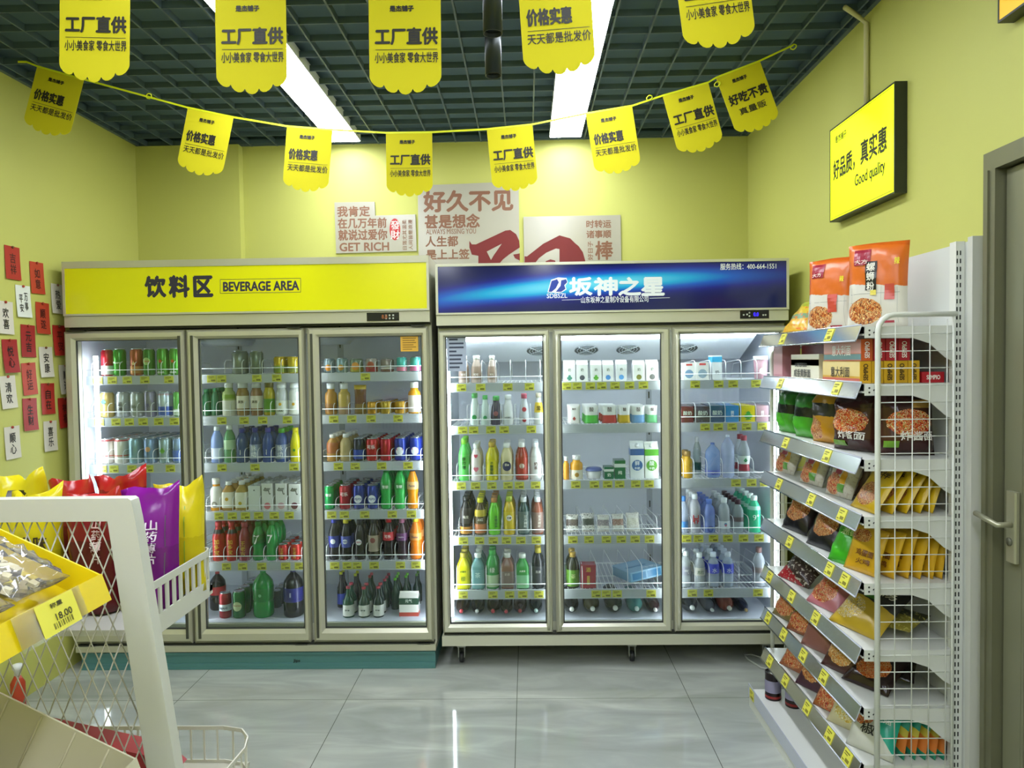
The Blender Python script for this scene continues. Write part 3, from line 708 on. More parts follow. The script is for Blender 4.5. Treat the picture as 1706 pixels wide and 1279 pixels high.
# lamps of the yellow-topped cooler: a strip beside each mullion
for x, s in ((c1.lx(fx(150)), 1), (c1.lx(fx(706))-.004, 1)):
    MB().box((x-.009, c1.yd+.028, LV1[5]+.02), (x+.009, c1.yd+.042, Z1['gt']-.08)).build('lamp_strip', LEDB if x < .3 else LEDD, c1.root)
for i in range(2):
    xm = (c1.lx(m1[i][1])+c1.lx(m1[i+1][0]))/2
    for s in (-1, 1): MB().box((xm+s*.0135, c1.yd+.026, LV1[5]+.02), (xm+s*.0165, c1.yd+.042, Z1['gt']-.05)).build('lamp_strip', LEDD, c1.root)
# round air guides under the roof of the yellow-topped cooler
for px in (380, 545):
    p = at(px, 590, FY+.45); MB().lathe([(.02, 0), (.13, .004), (.15, .03), (.15, .04)], 28).build('fan_shroud', M('B4BAC8', .4), c1.root, (c1.lx(p.x), .45, Z1['gt']-.03))
# stickers on the glass
def sticker(cl, di, x0, y0, x1, y1, mat, lines, ink, name='sticker'):
    Yv = FY+.019; a, b2 = at(x0, y0, Yv), at(x1, y1, Yv)
    st = MB().box((cl.lx(a.x), .0186, b2.z), (cl.lx(b2.x), .0199, a.z)); w, h = b2.x-a.x, a.z-b2.z
    for i, q in enumerate(lines):
        z = a.z-h*(i+1)/(len(lines)+1); st.box((cl.lx(a.x)+w*.12, .0182, z-h*.025), (cl.lx(a.x)+w*(.12+.76*q), .0186, z+h*.025), 1)
    return st.build(name, [mat, ink], cl.doors[di])
sticker(c1, 2, 667, 560, 697, 585, M('D8A838', .5), [1, .9, 1, .8, 1, .7], M('7A5A10', .6))
sticker(c2, 0, 744, 559, 777, 618, M('A8B4CC', .5), [.6, 1, 1, .5, .9, .8, .9, .7], M('3E465C', .6))
# ================================================================== BAGS (used all over the shop)
def bag(w, h, t, seed=0, nx=9, ny=12, crimp=.05, pinch=.05, base=False, crease=.05, flare=0):
    """a filled pillow bag standing on z=0, printed face towards -Y; returns (builder, face mapping)"""
    rr = random.Random(seed); ph = [rr.uniform(0, 6.28) for _ in range(6)]; fq = [rr.uniform(3, 8) for _ in range(6)]
    def prof(u, v):
        a = 1-abs(2*u-1)**3.2
        vv = min(max((v-crimp)/(1-2*crimp), 0), 1)
        bq = 1-abs(2*vv-1)**4.5 if not base else 1-max(0, 2*vv-1)**2.6
        q = max(a, 0)**.55*max(bq, 0)**.6
        wr = 1+crease*1.6*math.sin(fq[0]*u*2+fq[1]*v*3+ph[0])*math.sin(fq[2]*v*2+ph[1])+crease*math.sin(fq[3]*2.2*(u+v)+ph[2])
        return q*wr
    def edge(u, v):
        k = 1-pinch*math.sin(PI*v)
        return (u-.5)*w*k, h*v+crease*.10*w*math.sin(fq[4]*u+ph[3])*(v > .9)
    m = MB(); vs = []; uvs = []
    for s in (-1, 1):
        for j in range(ny+1):
            for i in range(nx+1):
                u, v = i/nx, j/ny; x, z = edge(u, v); p = prof(u, v)
                wav = crease*.08*w*math.sin(7*u+ph[4])*(1 if v in (0, 1) else 0)
                if flare and v > .8:
                    q = (v-.8)/.2; wav += flare*q*q*(.6*math.sin(7*u+ph[5])-.5); z += flare*q*(.16*math.sin(6.5*u+ph[2])+.10*math.sin(15*u+ph[1])-.25+.7*max(0, (u-.62)/.38)**1.6)
                vs.append((x, s*(t/2*p+.0005)+wav, z)); uvs.append((u, v))
    n1 = (nx+1)*(ny+1); fs = []
    for j in range(ny):
        for i in range(nx):
            a = j*(nx+1)+i; q = (a, a+1, a+nx+2, a+nx+1)
            fs.append(q); fs.append(tuple(n1+k for k in q[::-1]))
    rim = [i for i in range(nx+1)]+[(j+1)*(nx+1)-1 for j in range(1, ny+1)]+[ny*(nx+1)+i for i in range(nx-1, -1, -1)]+[j*(nx+1) for j in range(ny-1, 0, -1)]
    for k in range(len(rim)):
        a, b2 = rim[k], rim[(k+1) % len(rim)]; fs.append((b2, a, n1+a, n1+b2))
    m.add(vs, fs, 0, uvs, True)
    def fn(u, v, w2=0):
        uu, vv = min(max(u/w+.5, .02), .98), min(max(v/h, 0), 1); x, z = edge(uu, vv)
        return Vector((u*(1-pinch*math.sin(PI*vv)), -(t/2*prof(uu, vv)+.0006)-w2-.0006, v))
    return m, fn
# ================================================================== DRINKS
PROF = dict(
 pet=([(0, .47), (.02, .5), (.30, .5), (.33, .475), (.36, .5), (.58, .5), (.68, .47), (.77, .36), (.835, .25), (.87, .23)], .25),
 tea=([(0, .47), (.02, .5), (.60, .5), (.69, .44), (.78, .32), (.84, .25), (.87, .24)], .26),
 coke=([(0, .42), (.03, .47), (.12, .5), (.26, .43), (.34, .44), (.44, .49), (.60, .5), (.70, .43), (.79, .32), (.86, .235), (.885, .225)], .245),
 slim=([(0, .46), (.02, .5), (.5, .5), (.64, .45), (.77, .33), (.84, .27), (.87, .26)], .28),
 big=([(0, .40), (.02, .46), (.06, .5), (.33, .5), (.36, .475), (.39, .5), (.66, .5), (.76, .46), (.86, .30), (.93, .14), (.955, .125)], .14),
 soju=([(0, .46), (.02, .5), (.48, .5), (.56, .47), (.66, .30), (.74, .2), (.92, .17), (.93, .17)], .19),
 jar=([(0, .45), (.03, .5), (.66, .5), (.74, .44), (.79, .36), (.84, .36)], .39),
 wide=([(0, .46), (.03, .5), (.6, .5), (.68, .46), (.74, .30), (.82, .30)], .33),
 milk=([(0, .46), (.03, .5), (.34, .48), (.5, .44), (.62, .40), (.78, .27), (.86, .26)], .29))
def rad(pf, v):
    for (a, ra), (b2, rb2) in zip(pf, pf[1:]):
        if a <= v <= b2: return ra+(rb2-ra)*(v-a)/(b2-a)
    return pf[-1][1]
def product(k, r, h, d):
    """build the children of one drink; returns (name, category, [child objects])"""
    out = []; body, cap = d['c'], d.get('cap'); al = d.get('al', 1)
    bm = M(body, d.get('ro', .22), d.get('me', 0), al)
    bands, txt = d.get('b', []), d.get('t', [])
    sqf = False
    if k == 'can':
        R = r
        pf = [(0, .72), (.025, .92), (.05, 1), (.88, 1), (.94, .84), (.955, .82)]
        out.append(MB().lathe([(R*q, v*h) for v, q in pf], 18).build('can_body', M(body, .25, .35)))
        out.append(MB().lathe([(R*.82, .955*h), (R*.86, .968*h), (R*.86, .985*h), (R*.80, .985*h), (R*.76, .968*h), (0.001, .968*h)], 18).build('can_lid', M('C9CDD2', .25, .9)))
        prof = [(v, q/2) for v, q in pf]; name, cat = 'drink_can', 'drink can'
    elif k == 'box' or k == 'gable':
        dp = d.get('dp', .75); hb = h if k == 'box' else h*.80
        m = MB().box((-r, -r*dp, 0), (r, r*dp, hb), bev=.0012)
        if k == 'gable':
            m.prism([(-r*dp, hb), (r*dp, hb), (.002, h*.94), (.002, h), (-.002, h), (-.002, h*.94)], 'x', -r, r)
        out.append(m.build('carton_body', bm)); name, cat = ('drink_carton', 'drink carton'); prof = None
        if cap: out.append(MB().lathe([(r*.3, 0), (r*.3, r*.35), (.001, r*.36)], 14).build('cap', M(cap, .35), None, (0, 0, hb) if k == 'box' else (0, -r*dp*.5, hb+h*.07), None if k == 'box' else (.6, 0, 0)))
        fn = lambda u, v, w=0: Vector((u, -r*dp-.0004-w, v)); sqf = True
        for v0, v1, c3 in bands:
            e = .0005; out.append(MB().box((-r-e, -r*dp-e, v0*hb+e), (r+e, r*dp+e, v1*hb)).build('printed_band', M(c3, .35)))
    elif k == 'pouch':
        m, fn0 = bag(2*r, h, r*.9, int(body, 16) % 97, 8, 9, .02, .10, True, .03)
        out.append(m.build('pouch_body', pack_mat([(0, body)]+[(v, c3) for v, _, c3 in bands], rough=.3))); bands = []
        if cap: out.append(MB().lathe([(r*.24, 0), (r*.24, r*.3), (.001, r*.3)], 12).build('cap', M(cap, .4), None, (0, 0, h)))
        name, cat = 'yogurt_pouch', 'drink pouch'; fn = fn0; prof = None; sqf = True
    elif k == 'cup':
        out.append(MB().lathe([(r*.8, 0), (r*.84, .004), (r*.95, h*.84)], 22).build('cup_body', M(body, .4)))
        out.append(MB().lathe([(r, h*.84), (r, h*.97), (r*.96, h), (.001, h)], 22).build('cup_lid', M(cap or 'F2F0EC', .35)))
        name, cat = 'dessert_cup', 'cup'; prof = [(0, .4), (.84, .475), (1, .475)]
    elif k == 'bowl':
        out.append(MB().lathe([(r*.7, 0), (r*.8, .003), (r*.95, h*.72)], 22).build('cup_body', M(body, .4)))
        out.append(MB().lathe([(r, h*.72), (r, h*.8), (r*.8, h), (.001, h)], 22).build('cup_lid', M(cap, .3, 0)))
        name, cat = 'pudding_bowl', 'bowl'; prof = [(0, .4), (1, .475)]
    else:
        pf, cr = PROF[k]; sqe = d.get('sq'); prof = pf
        es = [sqe if (sqe and rq > .36) else (3 if sqe and rq > .3 else 2) for v, rq in pf] if sqe else None
        out.append(MB().lathe([(rq*2*r, v*h) for v, rq in pf], 20, 0, es).build('bottle_body', bm))
        vt = pf[-1][0]; c1_ = cr*2*r
        out.append(MB().lathe([(c1_, vt*h-.001), (c1_, h*.985), (c1_*.9, h), (.001, h)], 14).build('cap', M(cap or 'F0F0F0', .35)))
        name, cat = 'drink_bottle', 'drink bottle'; sqf = bool(sqe)
        for v0, v1, c3 in bands:
            pts = [(rad(pf, v0), v0)]+[(rq, v) for v, rq in pf if v0 < v < v1]+[(rad(pf, v1), v1)]
            e2 = [sqe if (rq > .36) else 2 for rq, v in pts] if sqe else None
            out.append(MB().lathe([(rq*2*r+.0006, v*h) for rq, v in pts], 20, 0, e2, caps=False).build('label_sleeve', M(c3, .3)))
    if prof is not None:
        if k in ('can', 'cup', 'bowl'):
            for v0, v1, c3 in bands:
                out.append(MB().lathe([(rad(prof, v0)*2*r+.0005, v0*h), (rad(prof, v1)*2*r+.0005, v1*h)], 18, caps=False).build('printed_band', M(c3, .3, .2)))
        if sqf: fn = lambda u, v, w=0: Vector((u, -rad(prof, v/h)*2*r-.0008-w, v))
        else:
            def fn(u, v, w=0):
                q = rad(prof, min(max(v/h, 0), 1))*2*r+.0009+w; a = u/max(q, .004); return Vector((q*math.sin(a), -q*math.cos(a), v))
    cols = {}
    for s, c3, vc, sz, *o in txt:
        m = cols.setdefault(c3, MB()); mode = o[0] if o else ''
        if s == '●':
            R_ = sz*r*.5; vs = [fn(0, vc*h, .0008+.0001*len(m.v[:1]))]; ng, nr = 22, 4
            for a in range(1, nr+1): vs += [fn(R_*a/nr*math.cos(2*PI*b/ng), vc*h+R_*a/nr*math.sin(2*PI*b/ng), .0006) for b in range(ng)]
            m.add(vs, [(0, 1+b, 1+(b+1) % ng) for b in range(ng)]+[(1+(a-1)*ng+b, 1+a*ng+b, 1+a*ng+(b+1) % ng, 1+(a-1)*ng+(b+1) % ng) for a in range(1, nr) for b in range(ng)])
        elif mode == 'v': n = len(s); m.vtext(s, fn, o[1]*r if len(o) > 1 else 0, vc*h, sz*r, min(sz*r*1.1, .8*h/n), bold=.0003)
        elif mode == 'r': m.text(s, fn, 0, vc*h, None, sz*r, bold=.0003, rot=90)
        else: m.text(s, fn, 0, vc*h, sz*r, None, bold=.0003, lift=.0016)
    for c3, m in cols.items(): out.append(m.build('lettering' if '●' not in [x[0] for x in txt if x[1] == c3] else 'emblem', M(c3, .35)))
    return name, cat, out
LVN = ['top', 'second', 'third', 'fourth', 'fifth', 'bottom']
def row(cl, bay, lev, items, coolname, tags=(), guard=True, depth=.5, dh=.075, noshelf=False, divs=None):
    door = ('left', 'middle', 'right')[bay]
    items = [dict(k=i[0], x=i[1], w=i[2], y=i[3], desc=i[4], c=i[5], cap=i[6], **(i[7] if len(i) > 7 else {})) for i in items]
    it = sorted([i for i in items if not i.get('back')], key=lambda d: d['x'])
    for _ in range(3):
        for a, b2 in zip(it, it[1:]):
            gap = b2['x']-a['x']; s = (a['w']+b2['w'])/2
            if s > gap*.93: a['w'] *= gap*.93/s; b2['w'] *= gap*.93/s
    z = cl.levels[lev]+.0006
    sh = None
    if not noshelf:
        ds = divs if divs is not None else [a['x']-a['w']/2-1.5 for a in it[:1]]+[(a['x']+b2['x'])/2 for a, b2 in zip(it, it[1:])]+[it[-1]['x']+it[-1]['w']/2+1.5] if it else (divs or [])
        sh = shelf(cl, bay, lev, tags, ds, depth, guard=guard, dh=dh)
    cnt = 0
    where = f'{LVN[lev]} shelf, {door} door, {coolname}' if lev < 5 else f'bottom deck, {door} door, {coolname}'
    for d in it+[i for i in items if i.get('back')]:
        yb = FY+cl.yd+.068+d.get('dy', 0)
        Y = yb+d['w']/2*yb/FPX
        r = d['w']/2*Y/FPX; p = at(d['x'], d['y'], Y); h = p.z-z
        name, cat, parts = product(d['k'], r, h, d)
        if not d.get('back'): cnt += 1
        if d.get('back'): lab = f"{d['desc']} farther back, {where}"
        else: lab = f"{d['desc']}, {ORD[cnt-1]} from left, {where}"
        kdp = d.get('dp', .75) if d['k'] in ('box', 'gable') else 1
        o = thing(name, lab, cat, (p.x, Y, z), group=f'drinks on the {where}')
        for q in parts: q.parent = o
        n = d.get('n', 1); pitch = 2*r*kdp*1.04+.002
        bl2 = f"{d['desc']} behind the {ORD[max(cnt-1,0)]} one, {where}" if not d.get('back') else f"{d['desc']} farthest back, {where}"
        for s in range(1, n):
            if Y+s*pitch+r > FY+cl.D-cl.t-.03: break
            c = copy_tree(o, (p.x+random.uniform(-.001, .001), Y+s*pitch, z), bl2, skip=('lettering', 'emblem')); c['group'] = bl2
    return sh
def lying(cl, bay, px, py, w, desc, body, cap, coolname, i, dx=0, L=.29):
    Y = FY+.10; w += 3; r = w/2*Y/FPX; z = cl.levels[5]+r+.001; Y -= .015
    p = at(px, py, Y)
    d = dict(c=body, cap=cap, al=1)
    name, cat, parts = product('big', r, L, d)
    o = thing(name, f"{desc}, lying {ORD[i]} from left, bottom deck, {('left','middle','right')[bay]} door, {coolname}", cat, (p.x, FY+.098+dx+L, z), (PI/2, 0, 0), f'lying bottles behind the {("left","middle","right")[bay]} door of the {coolname}')
    for q in parts: q.parent = o
CY, CB = 'yellow-topped cooler', 'blue-topped cooler'
W_, K_ = 'F0F0EE', '1A1816'
T = lambda *a: dict(t=list(a))
# ---- yellow-topped cooler, left door
row(c1, 0, 0, [('can', 178, 20, 581, 'red and white can', 'B81E30', 0, dict(b=[(.05, .38, 'E4E0E0')])), ('can', 199, 21, 580, 'bright green can', '2E8A22', 0, T(('Nbero', 'E0F0D8', .48, 1.3))), ('can', 227, 21, 580, 'copper red can', 'A84A28', 0, dict(b=[(.08, .34, 'C88A48')], t=[('★', 'E8C890', .45, .9)])),
   ('can', 248, 20, 580, 'dark green can', '2F7A28', 0, dict(t=[('●', 'A8C878', .52, 1.3), ('TNOZ', 'C02828', .52, 1.0)])), ('can', 271, 20, 579, 'green can with red star', '4A9A30', 0, dict(t=[('★', 'C83020', .52, .8), ('eken', 'F0F0E8', .12, 1.2)])), ('can', 291, 19, 579, 'green can with orange star', '4A9A30', 0, dict(t=[('★', 'D84A20', .52, .8), ('eken', 'F0F0E8', .12, 1.2)]))], CY, (168, 192, 217, 246, 286))
row(c1, 0, 1, [('can', 178, 22, 652, 'gold can', 'B8A060', 0, T(('♣', '3A8A7A', .62, .8))), ('can', 205, 22, 652, 'silver can', 'B4B6BC', 0, T(('超神', K_, .42, .7, 'v'))), ('can', 228, 22, 652, 'grey can', 'A8ACAC', 0, T(('1866', '3A4440', .42, 1.2))), ('can', 250, 19, 650, 'violet grey can', '8A869A', 0, T(('冰', '3A3468', .45, .8))),
   ('can', 275, 23, 651, 'white blue can', 'C8D4E0', 0, dict(b=[(.06, .4, '3A5AB0'), (.85, .9, 'B03038')])), ('can', 297, 17, 651, 'green white can', '6ABA60', 0, dict(b=[(.05, .3, 'E0F0E0')]))], CY, (168, 196, 218, 241, 267, 293))
row(c1, 0, 2, [('can', 178, 22, 729, 'white can with red back', 'D8D0CC', 0, dict(n=5, b=[(.88, .93, 'C04048'), (.3, .33, 'B03038')])), ('can', 202, 22, 729, 'cream can', 'DCD6CC', 0, dict(n=5, b=[(.88, .93, 'C04048'), (.3, .34, 'C0342C')])), ('can', 226, 22, 728, 'teal patterned can', '86A8B4', 0, dict(n=5, t=[('mmm', '2E5A7A', .5, 1.2, 'r')])),
   ('can', 251, 22, 728, 'blue patterned can', '7A94B8', 0, dict(n=5, t=[('●', 'C8946A', .55, .8), ('SNOW', '203A70', .4, .5, 'r')])), ('can', 275, 21, 728, 'grey green can', '9AB0B4', 0, dict(n=5, t=[('♣', '6AA83A', .5, .8)])), ('can', 296, 17, 728, 'steel blue can', '7A92B0', 0, dict(n=4, b=[(.1, .5, '4A68B8')]))], CY, (170, 190, 220, 248, 284))
row(c1, 0, 3, [('can', 178, 22, 808, 'pale blue can', '9AB0C8', 0), ('can', 203, 22, 808, 'pale green can', 'A8C0A8', 0), ('can', 228, 22, 808, 'pale gold can', 'C0B080', 0), ('can', 290, 21, 806, 'dark blue can', '3A4C88', 0)], CY, (170, 200, 290))
row(c1, 0, 4, [('can', 290, 21, 892, 'dark green tall can', '2A5A38', 0)], CY, (280,))
# ---- yellow-topped cooler, middle door
row(c1, 1, 0, [('can', 400, 27, 584, 'wide grey can', '7E8682', 0), ('can', 427, 22, 584, 'dim grey-green can', '6E7A70', 0), ('can', 466, 20, 593, 'yellow green can', 'C8A820', 0, dict(b=[(.05, .45, '7A9030')], n=2)), ('can', 489, 20, 593, 'yellow fruit can', 'D0B428', 0, dict(b=[(.05, .42, '90984A')], n=2))], CY, (357, 372, 432, 465))
row(c1, 1, 1, [('pet', 343, 15, 648, 'dark green bottle', '1E6A48', '2A7A50', dict(dy=.05, n=3)), ('pet', 358, 15, 646, 'deep green bottle', '1C6244', '2A7A50', dict(dy=.05, n=3)), ('wide', 381, 24, 635, 'pale green leaf bottle', 'A8B878', 'E8ECE8', dict(b=[(.0, .45, 'D8D8C8'), (.5, .62, '7A9A30')])), ('jar', 404, 24, 637, 'amber tea jar', '8A6A3C', 'D8DCDC', dict(b=[(.22, .60, 'E4DCC8')], t=[('满茶', '4A3A28', .42, 1.0)])),
   ('jar', 427, 23, 637, 'rosy tea jar', '8E6448', 'D8DCDC', dict(b=[(.22, .60, 'E0D6C4')], t=[('满茶', '4A3A28', .42, 1.0)])), ('jar', 448, 22, 636, 'yellow green juice bottle', 'A89A20', '6A5E28', dict(b=[(.1, .5, '4E8A2A')])), ('jar', 469, 21, 637, 'clear yogurt bottle', 'C8CCD0', 'E8ECF0', dict(b=[(.05, .45, 'E8ECE4')], t=[('1000', '3A4A3A', .15, 1.0), ('●', 'E8B030', .34, .5)])), ('jar', 491, 20, 637, 'white yogurt bottle', 'D8DAD8', 'E8ECF0', dict(b=[(.05, .45, 'ECECE4')], t=[('●', 'E0A828', .34, .5)]))], CY, (372, 409, 440, 481))
row(c1, 1, 2, [('pet', 361, 19, 709, 'white blue sports bottle', '8AA0D8', 'E8EEF4', dict(b=[(.1, .4, 'D8E0F4')])), ('pet', 382, 20, 707, 'pale green sports bottle', '5E9A68', 'E8EEE8', dict(b=[(.35, .6, 'B8D8B0')])), ('pet', 403, 21, 713, 'dark blue bottle', '2E4880', '2A2E88', dict(t=[('mizone', 'E0E4F0', .3, .8, 'r')], n=3)), ('pet', 425, 21, 712, 'navy silver bottle', '24407A', '2A2E88', dict(b=[(.1, .52, '8A96B4')], t=[('脉动', 'F2F4F8', .33, .9, 'v')], n=3)),
   ('pet', 446, 20, 712, 'royal blue bottle', '2A4690', '322E9A', dict(t=[('mizone', 'E0E4F0', .3, .9, 'r')], n=3)), ('pet', 469, 21, 713, 'blue bottle with green cap', '2E4A8C', '4AA03A', dict(b=[(.1, .52, '8490B0')], t=[('脉动', 'F2F4F8', .33, .9, 'v')], n=3)), ('slim', 492, 18, 712, 'yellow bottle with yellow cap', 'D2C818', 'DCD020', T(('●', '3A8A2A', .35, .5)))], CY, (370, 425, 490))
row(c1, 1, 3, [('wide', 360, 19, 796, 'orange juice bottle', 'D89018', 'E8E4DC', dict(b=[(.1, .75, 'E4E0D8')], t=[('◎', '8A8478', .2, 1.0)])), ('tea', 381, 20, 801, 'white label tea bottle', 'B48848', 'E4E4E0', dict(sq=5, n=5, b=[(.1, .64, 'E4DCC8')], t=[('●', 'D0A02A', .4, .6)])), ('tea', 403, 20, 800, 'cream label tea bottle', 'A88A48', 'E4E4E0', dict(sq=5, n=5, b=[(.1, .62, 'E0DCC8')], t=[('●', 'B8A030', .25, .6)])),
   ('box', 426, 21, 808, 'square white bottle', 'DCDEDA', 'C8CCC8', dict(n=5, t=[('●', '1E1E1E', .82, .22)])), ('box', 447, 19, 804, 'white bottle with pink fruit', 'DADAD8', 'B8BCC0', dict(n=5, t=[('气', K_, .72, 1.3), ('●', 'C86A78', .16, 1.2)])), ('box', 470, 19, 804, 'white bottle with pale fruit', 'DADAD8', 'B8BCC0', dict(n=5, t=[('气', K_, .72, 1.3), ('●', 'C8A0A8', .16, 1.2)])), ('box', 492, 19, 805, 'white bottle with dark berry', 'DADAD8', 'B8BCC0', dict(n=4, t=[('气', K_, .72, 1.3), ('●', '6A3A4A', .16, 1.2)]))], CY, (363, 385, 407, 429, 455, 480))
row(c1, 1, 4, [('tea', 364, 21, 868, 'red herbal bottle', 'B01C22', 'C02838', dict(b=[(.70, .80, '2A1A18')], n=3, t=[('加多宝', 'E0B83A', .36, .8, 'v')])), ('tea', 386, 20, 868, 'red gold lettered bottle', 'B01C22', 'C02838', dict(b=[(.70, .80, '2A1A18')], n=3, t=[('加多宝', 'E0B83A', .36, .8, 'v')])), ('tea', 407, 20, 869, 'maroon herbal bottle', '8A2438', 'A03048', dict(n=3, t=[('王老吉', 'DCB440', .32, .8, 'v')])), ('coke', 430, 21, 868, 'green soda bottle', '1E8A3C', '1E7A38', dict(b=[(.45, .68, '1A6A30')], t=[('7', 'F0F0F0', .55, .9)], n=3)), ('coke', 452, 20, 866, 'emerald soda bottle', '249444', '1E7A38', dict(t=[('7', 'F0F0F0', .55, .9)], n=3)),
   ('can', 472, 18, 905, 'red canned herbal tea', 'BC2420', 0, dict(n=4, t=[('王老吉', 'DCB440', .45, .6, 'v')])), ('can', 493, 18, 904, 'bright red herbal can', 'C22A22', 0, dict(n=4, t=[('王老吉', 'DCB440', .45, .6, 'v')]))], CY, (373, 400, 432, 472, 495))
row(c1, 1, 5, [('can', 375, 20, 985, 'red beer can', '9A1C28', 0, dict(b=[(.3, .55, 'DCE4EC')], t=[('ASAHI', '1A3A60', .42, 1.4)])), ('can', 398, 21, 982, 'green beer can', '1E6A34', 0, dict(n=4, t=[('●', 'C0CC9A', .45, 1.5), ('TSINGTAO', '8A2A20', .48, 1.3)])), ('big', 438, 34, 949, 'large green soda bottle', '178A3A', '1E9A44', dict(b=[(.36, .64, '1C8038')], t=[('●', '8AC89A', .5, .3)])), ('big', 488, 33, 948, 'large dark cola bottle', '14121C', '2A2E6A', dict(b=[(.34, .64, '2A2A78')], t=[('PEPSI', 'E8EAF4', .5, .42, 'r')])),
   ('big', 362, 26, 952, 'large black cola bottle', '1A1014', 'A02028', dict(back=1, dy=.12, b=[(.42, .64, 'B02830')])), ('can', 460, 17, 982, 'grey-green tall can', '4A5A58', 0, dict(back=1, dy=.16, n=3)), ('can', 420, 15, 978, 'green tall can', '1E6034', 0, dict(back=1, dy=.32, n=2))], CY, noshelf=True)
# ---- yellow-topped cooler, right door
row(c1, 2, 0, [('can', 549, 20, 597, 'grey can with orange dot', '7A8C96', 0, dict(t=[('●', 'D88A28', .35, 1.1)])), ('can', 570, 20, 596, 'teal grey can', '80989A', 0, dict(t=[('●', 'D0943A', .35, 1.0)])), ('can', 594, 22, 597, 'olive can with orange', '7C8C7A', 0, dict(b=[(.05, .35, 'A89A40')], t=[('●', 'D88A38', .45, 1.2)])), ('can', 619, 20, 596, 'red fruit can', 'B4A8A0', 0, dict(b=[(.05, .4, 'A02838')], t=[('●', 'A84A38', .5, 1.2)])), ('can', 645, 22, 597, 'brown and white can', '9A8A88', 0, dict(b=[(.05, .15, '6A3A38'), (.25, .33, 'F0E8E4')])), ('can', 669, 17, 594, 'turquoise pink can', '4ABAB0', 0, dict(b=[(.05, .32, 'D87A98')])), ('can', 692, 18, 594, 'mint pink can', '58C0B4', 0, dict(b=[(.05, .36, 'E07AA8')]))], CY, (612,), dh=.06)
row(c1, 2, 1, [('wide', 551, 20, 638, 'amber drink bottle', 'A87838', 'DCE0E4', dict(b=[(.1, .35, '8A5A2A')])), ('wide', 573, 20, 638, 'golden drink bottle', 'B89A50', 'DCE0E4', dict(b=[(.0, .25, '9A7A60')])), ('pouch', 600, 24, 641, 'brown yellow snack pouch', '8A6A28', 0, dict(b=[(.35, 1, '6A3A20'), (.85, 1, 'C8A83A')])), ('can', 620, 19, 668, 'short golden can', 'C08A28', 0, dict(n=4, b=[(.3, .5, '8A5A18')])), ('can', 643, 20, 667, 'short yellow can', 'B89A30', 0, dict(n=4)), ('can', 667, 20, 667, 'short orange-gold can', 'C89A30', 0, dict(n=4, b=[(.3, .5, '9A6A20')])), ('wide', 690, 21, 636, 'orange juice bottle', 'E09A20', 'ECECE8', dict(b=[(.05, .58, 'E8DCD4')]))], CY, (558, 588, 620, 665), dh=.06)
row(c1, 2, 2, [('pet', 554, 20, 723, 'amber fizzy bottle', 'B08040', 'D8D4CC', dict(b=[(.3, .7, 'A86038')], n=4)), ('pet', 576, 20, 722, 'pale amber bottle', 'B09A68', 'D8D8D4', dict(n=4)), ('can', 598, 20, 729, 'black blue can', '2A2C3A', 0, dict(b=[(.1, .5, '2A48A8')], n=4)), ('can', 620, 21, 729, 'red cola can', 'B8202C', 0, dict(n=5, t=[('可乐', 'F4F4F4', .62, 1.3)])), ('can', 643, 20, 729, 'crimson cola can', 'B01C2C', 0, dict(n=5)), ('can', 667, 21, 728, 'blue cola can', '2A3C98', 0, dict(n=5, t=[('●', 'E8E8F0', .42, 1.3), ('▬', 'C03038', .5, 1.0)])), ('can', 692, 20, 727, 'royal blue cola can', '2A3EA8', 0, dict(n=5, t=[('●', 'E8E8F0', .42, 1.3), ('▬', 'C03038', .5, 1.0)]))], CY, (564, 592, 636, 680), dh=.06)
row(c1, 2, 3, [('can', 549, 17, 807, 'green lemon soda can', '1E9A50', 0, dict(n=4, t=[('雪碧', 'F0F8F0', .6, 1.1)])), ('can', 575, 20, 806, 'red cola can', 'A81C2A', 0, dict(n=4, t=[('可乐', 'F4F4F4', .62, 1.3)])), ('can', 598, 21, 806, 'blue cola can', '26388E', 0, dict(n=4, t=[('●', 'E8E8F0', .42, 1.3), ('PEPSI', '26388E', .42, 1.1)])), ('can', 621, 21, 806, 'deep blue cola can', '243890', 0, dict(n=4, t=[('●', 'E8E8F0', .42, 1.3), ('PEPSI', '26388E', .42, 1.1)])), ('coke', 643, 21, 778, 'bright green soda bottle', '2AA84A', '1E8A3A', dict(n=4, b=[(.46, .62, '1E9038')], t=[('雪碧', 'E8F4E8', .54, 1.0)])), ('coke', 666, 21, 777, 'green soda bottle', '2EB04E', '1E8A3A', dict(n=4, b=[(.46, .62, '1E9038')], t=[('雪碧', 'E8F4E8', .54, 1.0)])), ('coke', 687, 20, 776, 'orange soda bottle', 'E08A10', '2A2C3C', dict(b=[(.46, .64, 'E8B878')], t=[('Fanta', '2A3460', .55, 1.1)]))], CY, (551, 572, 606, 652, 684), dh=.06)
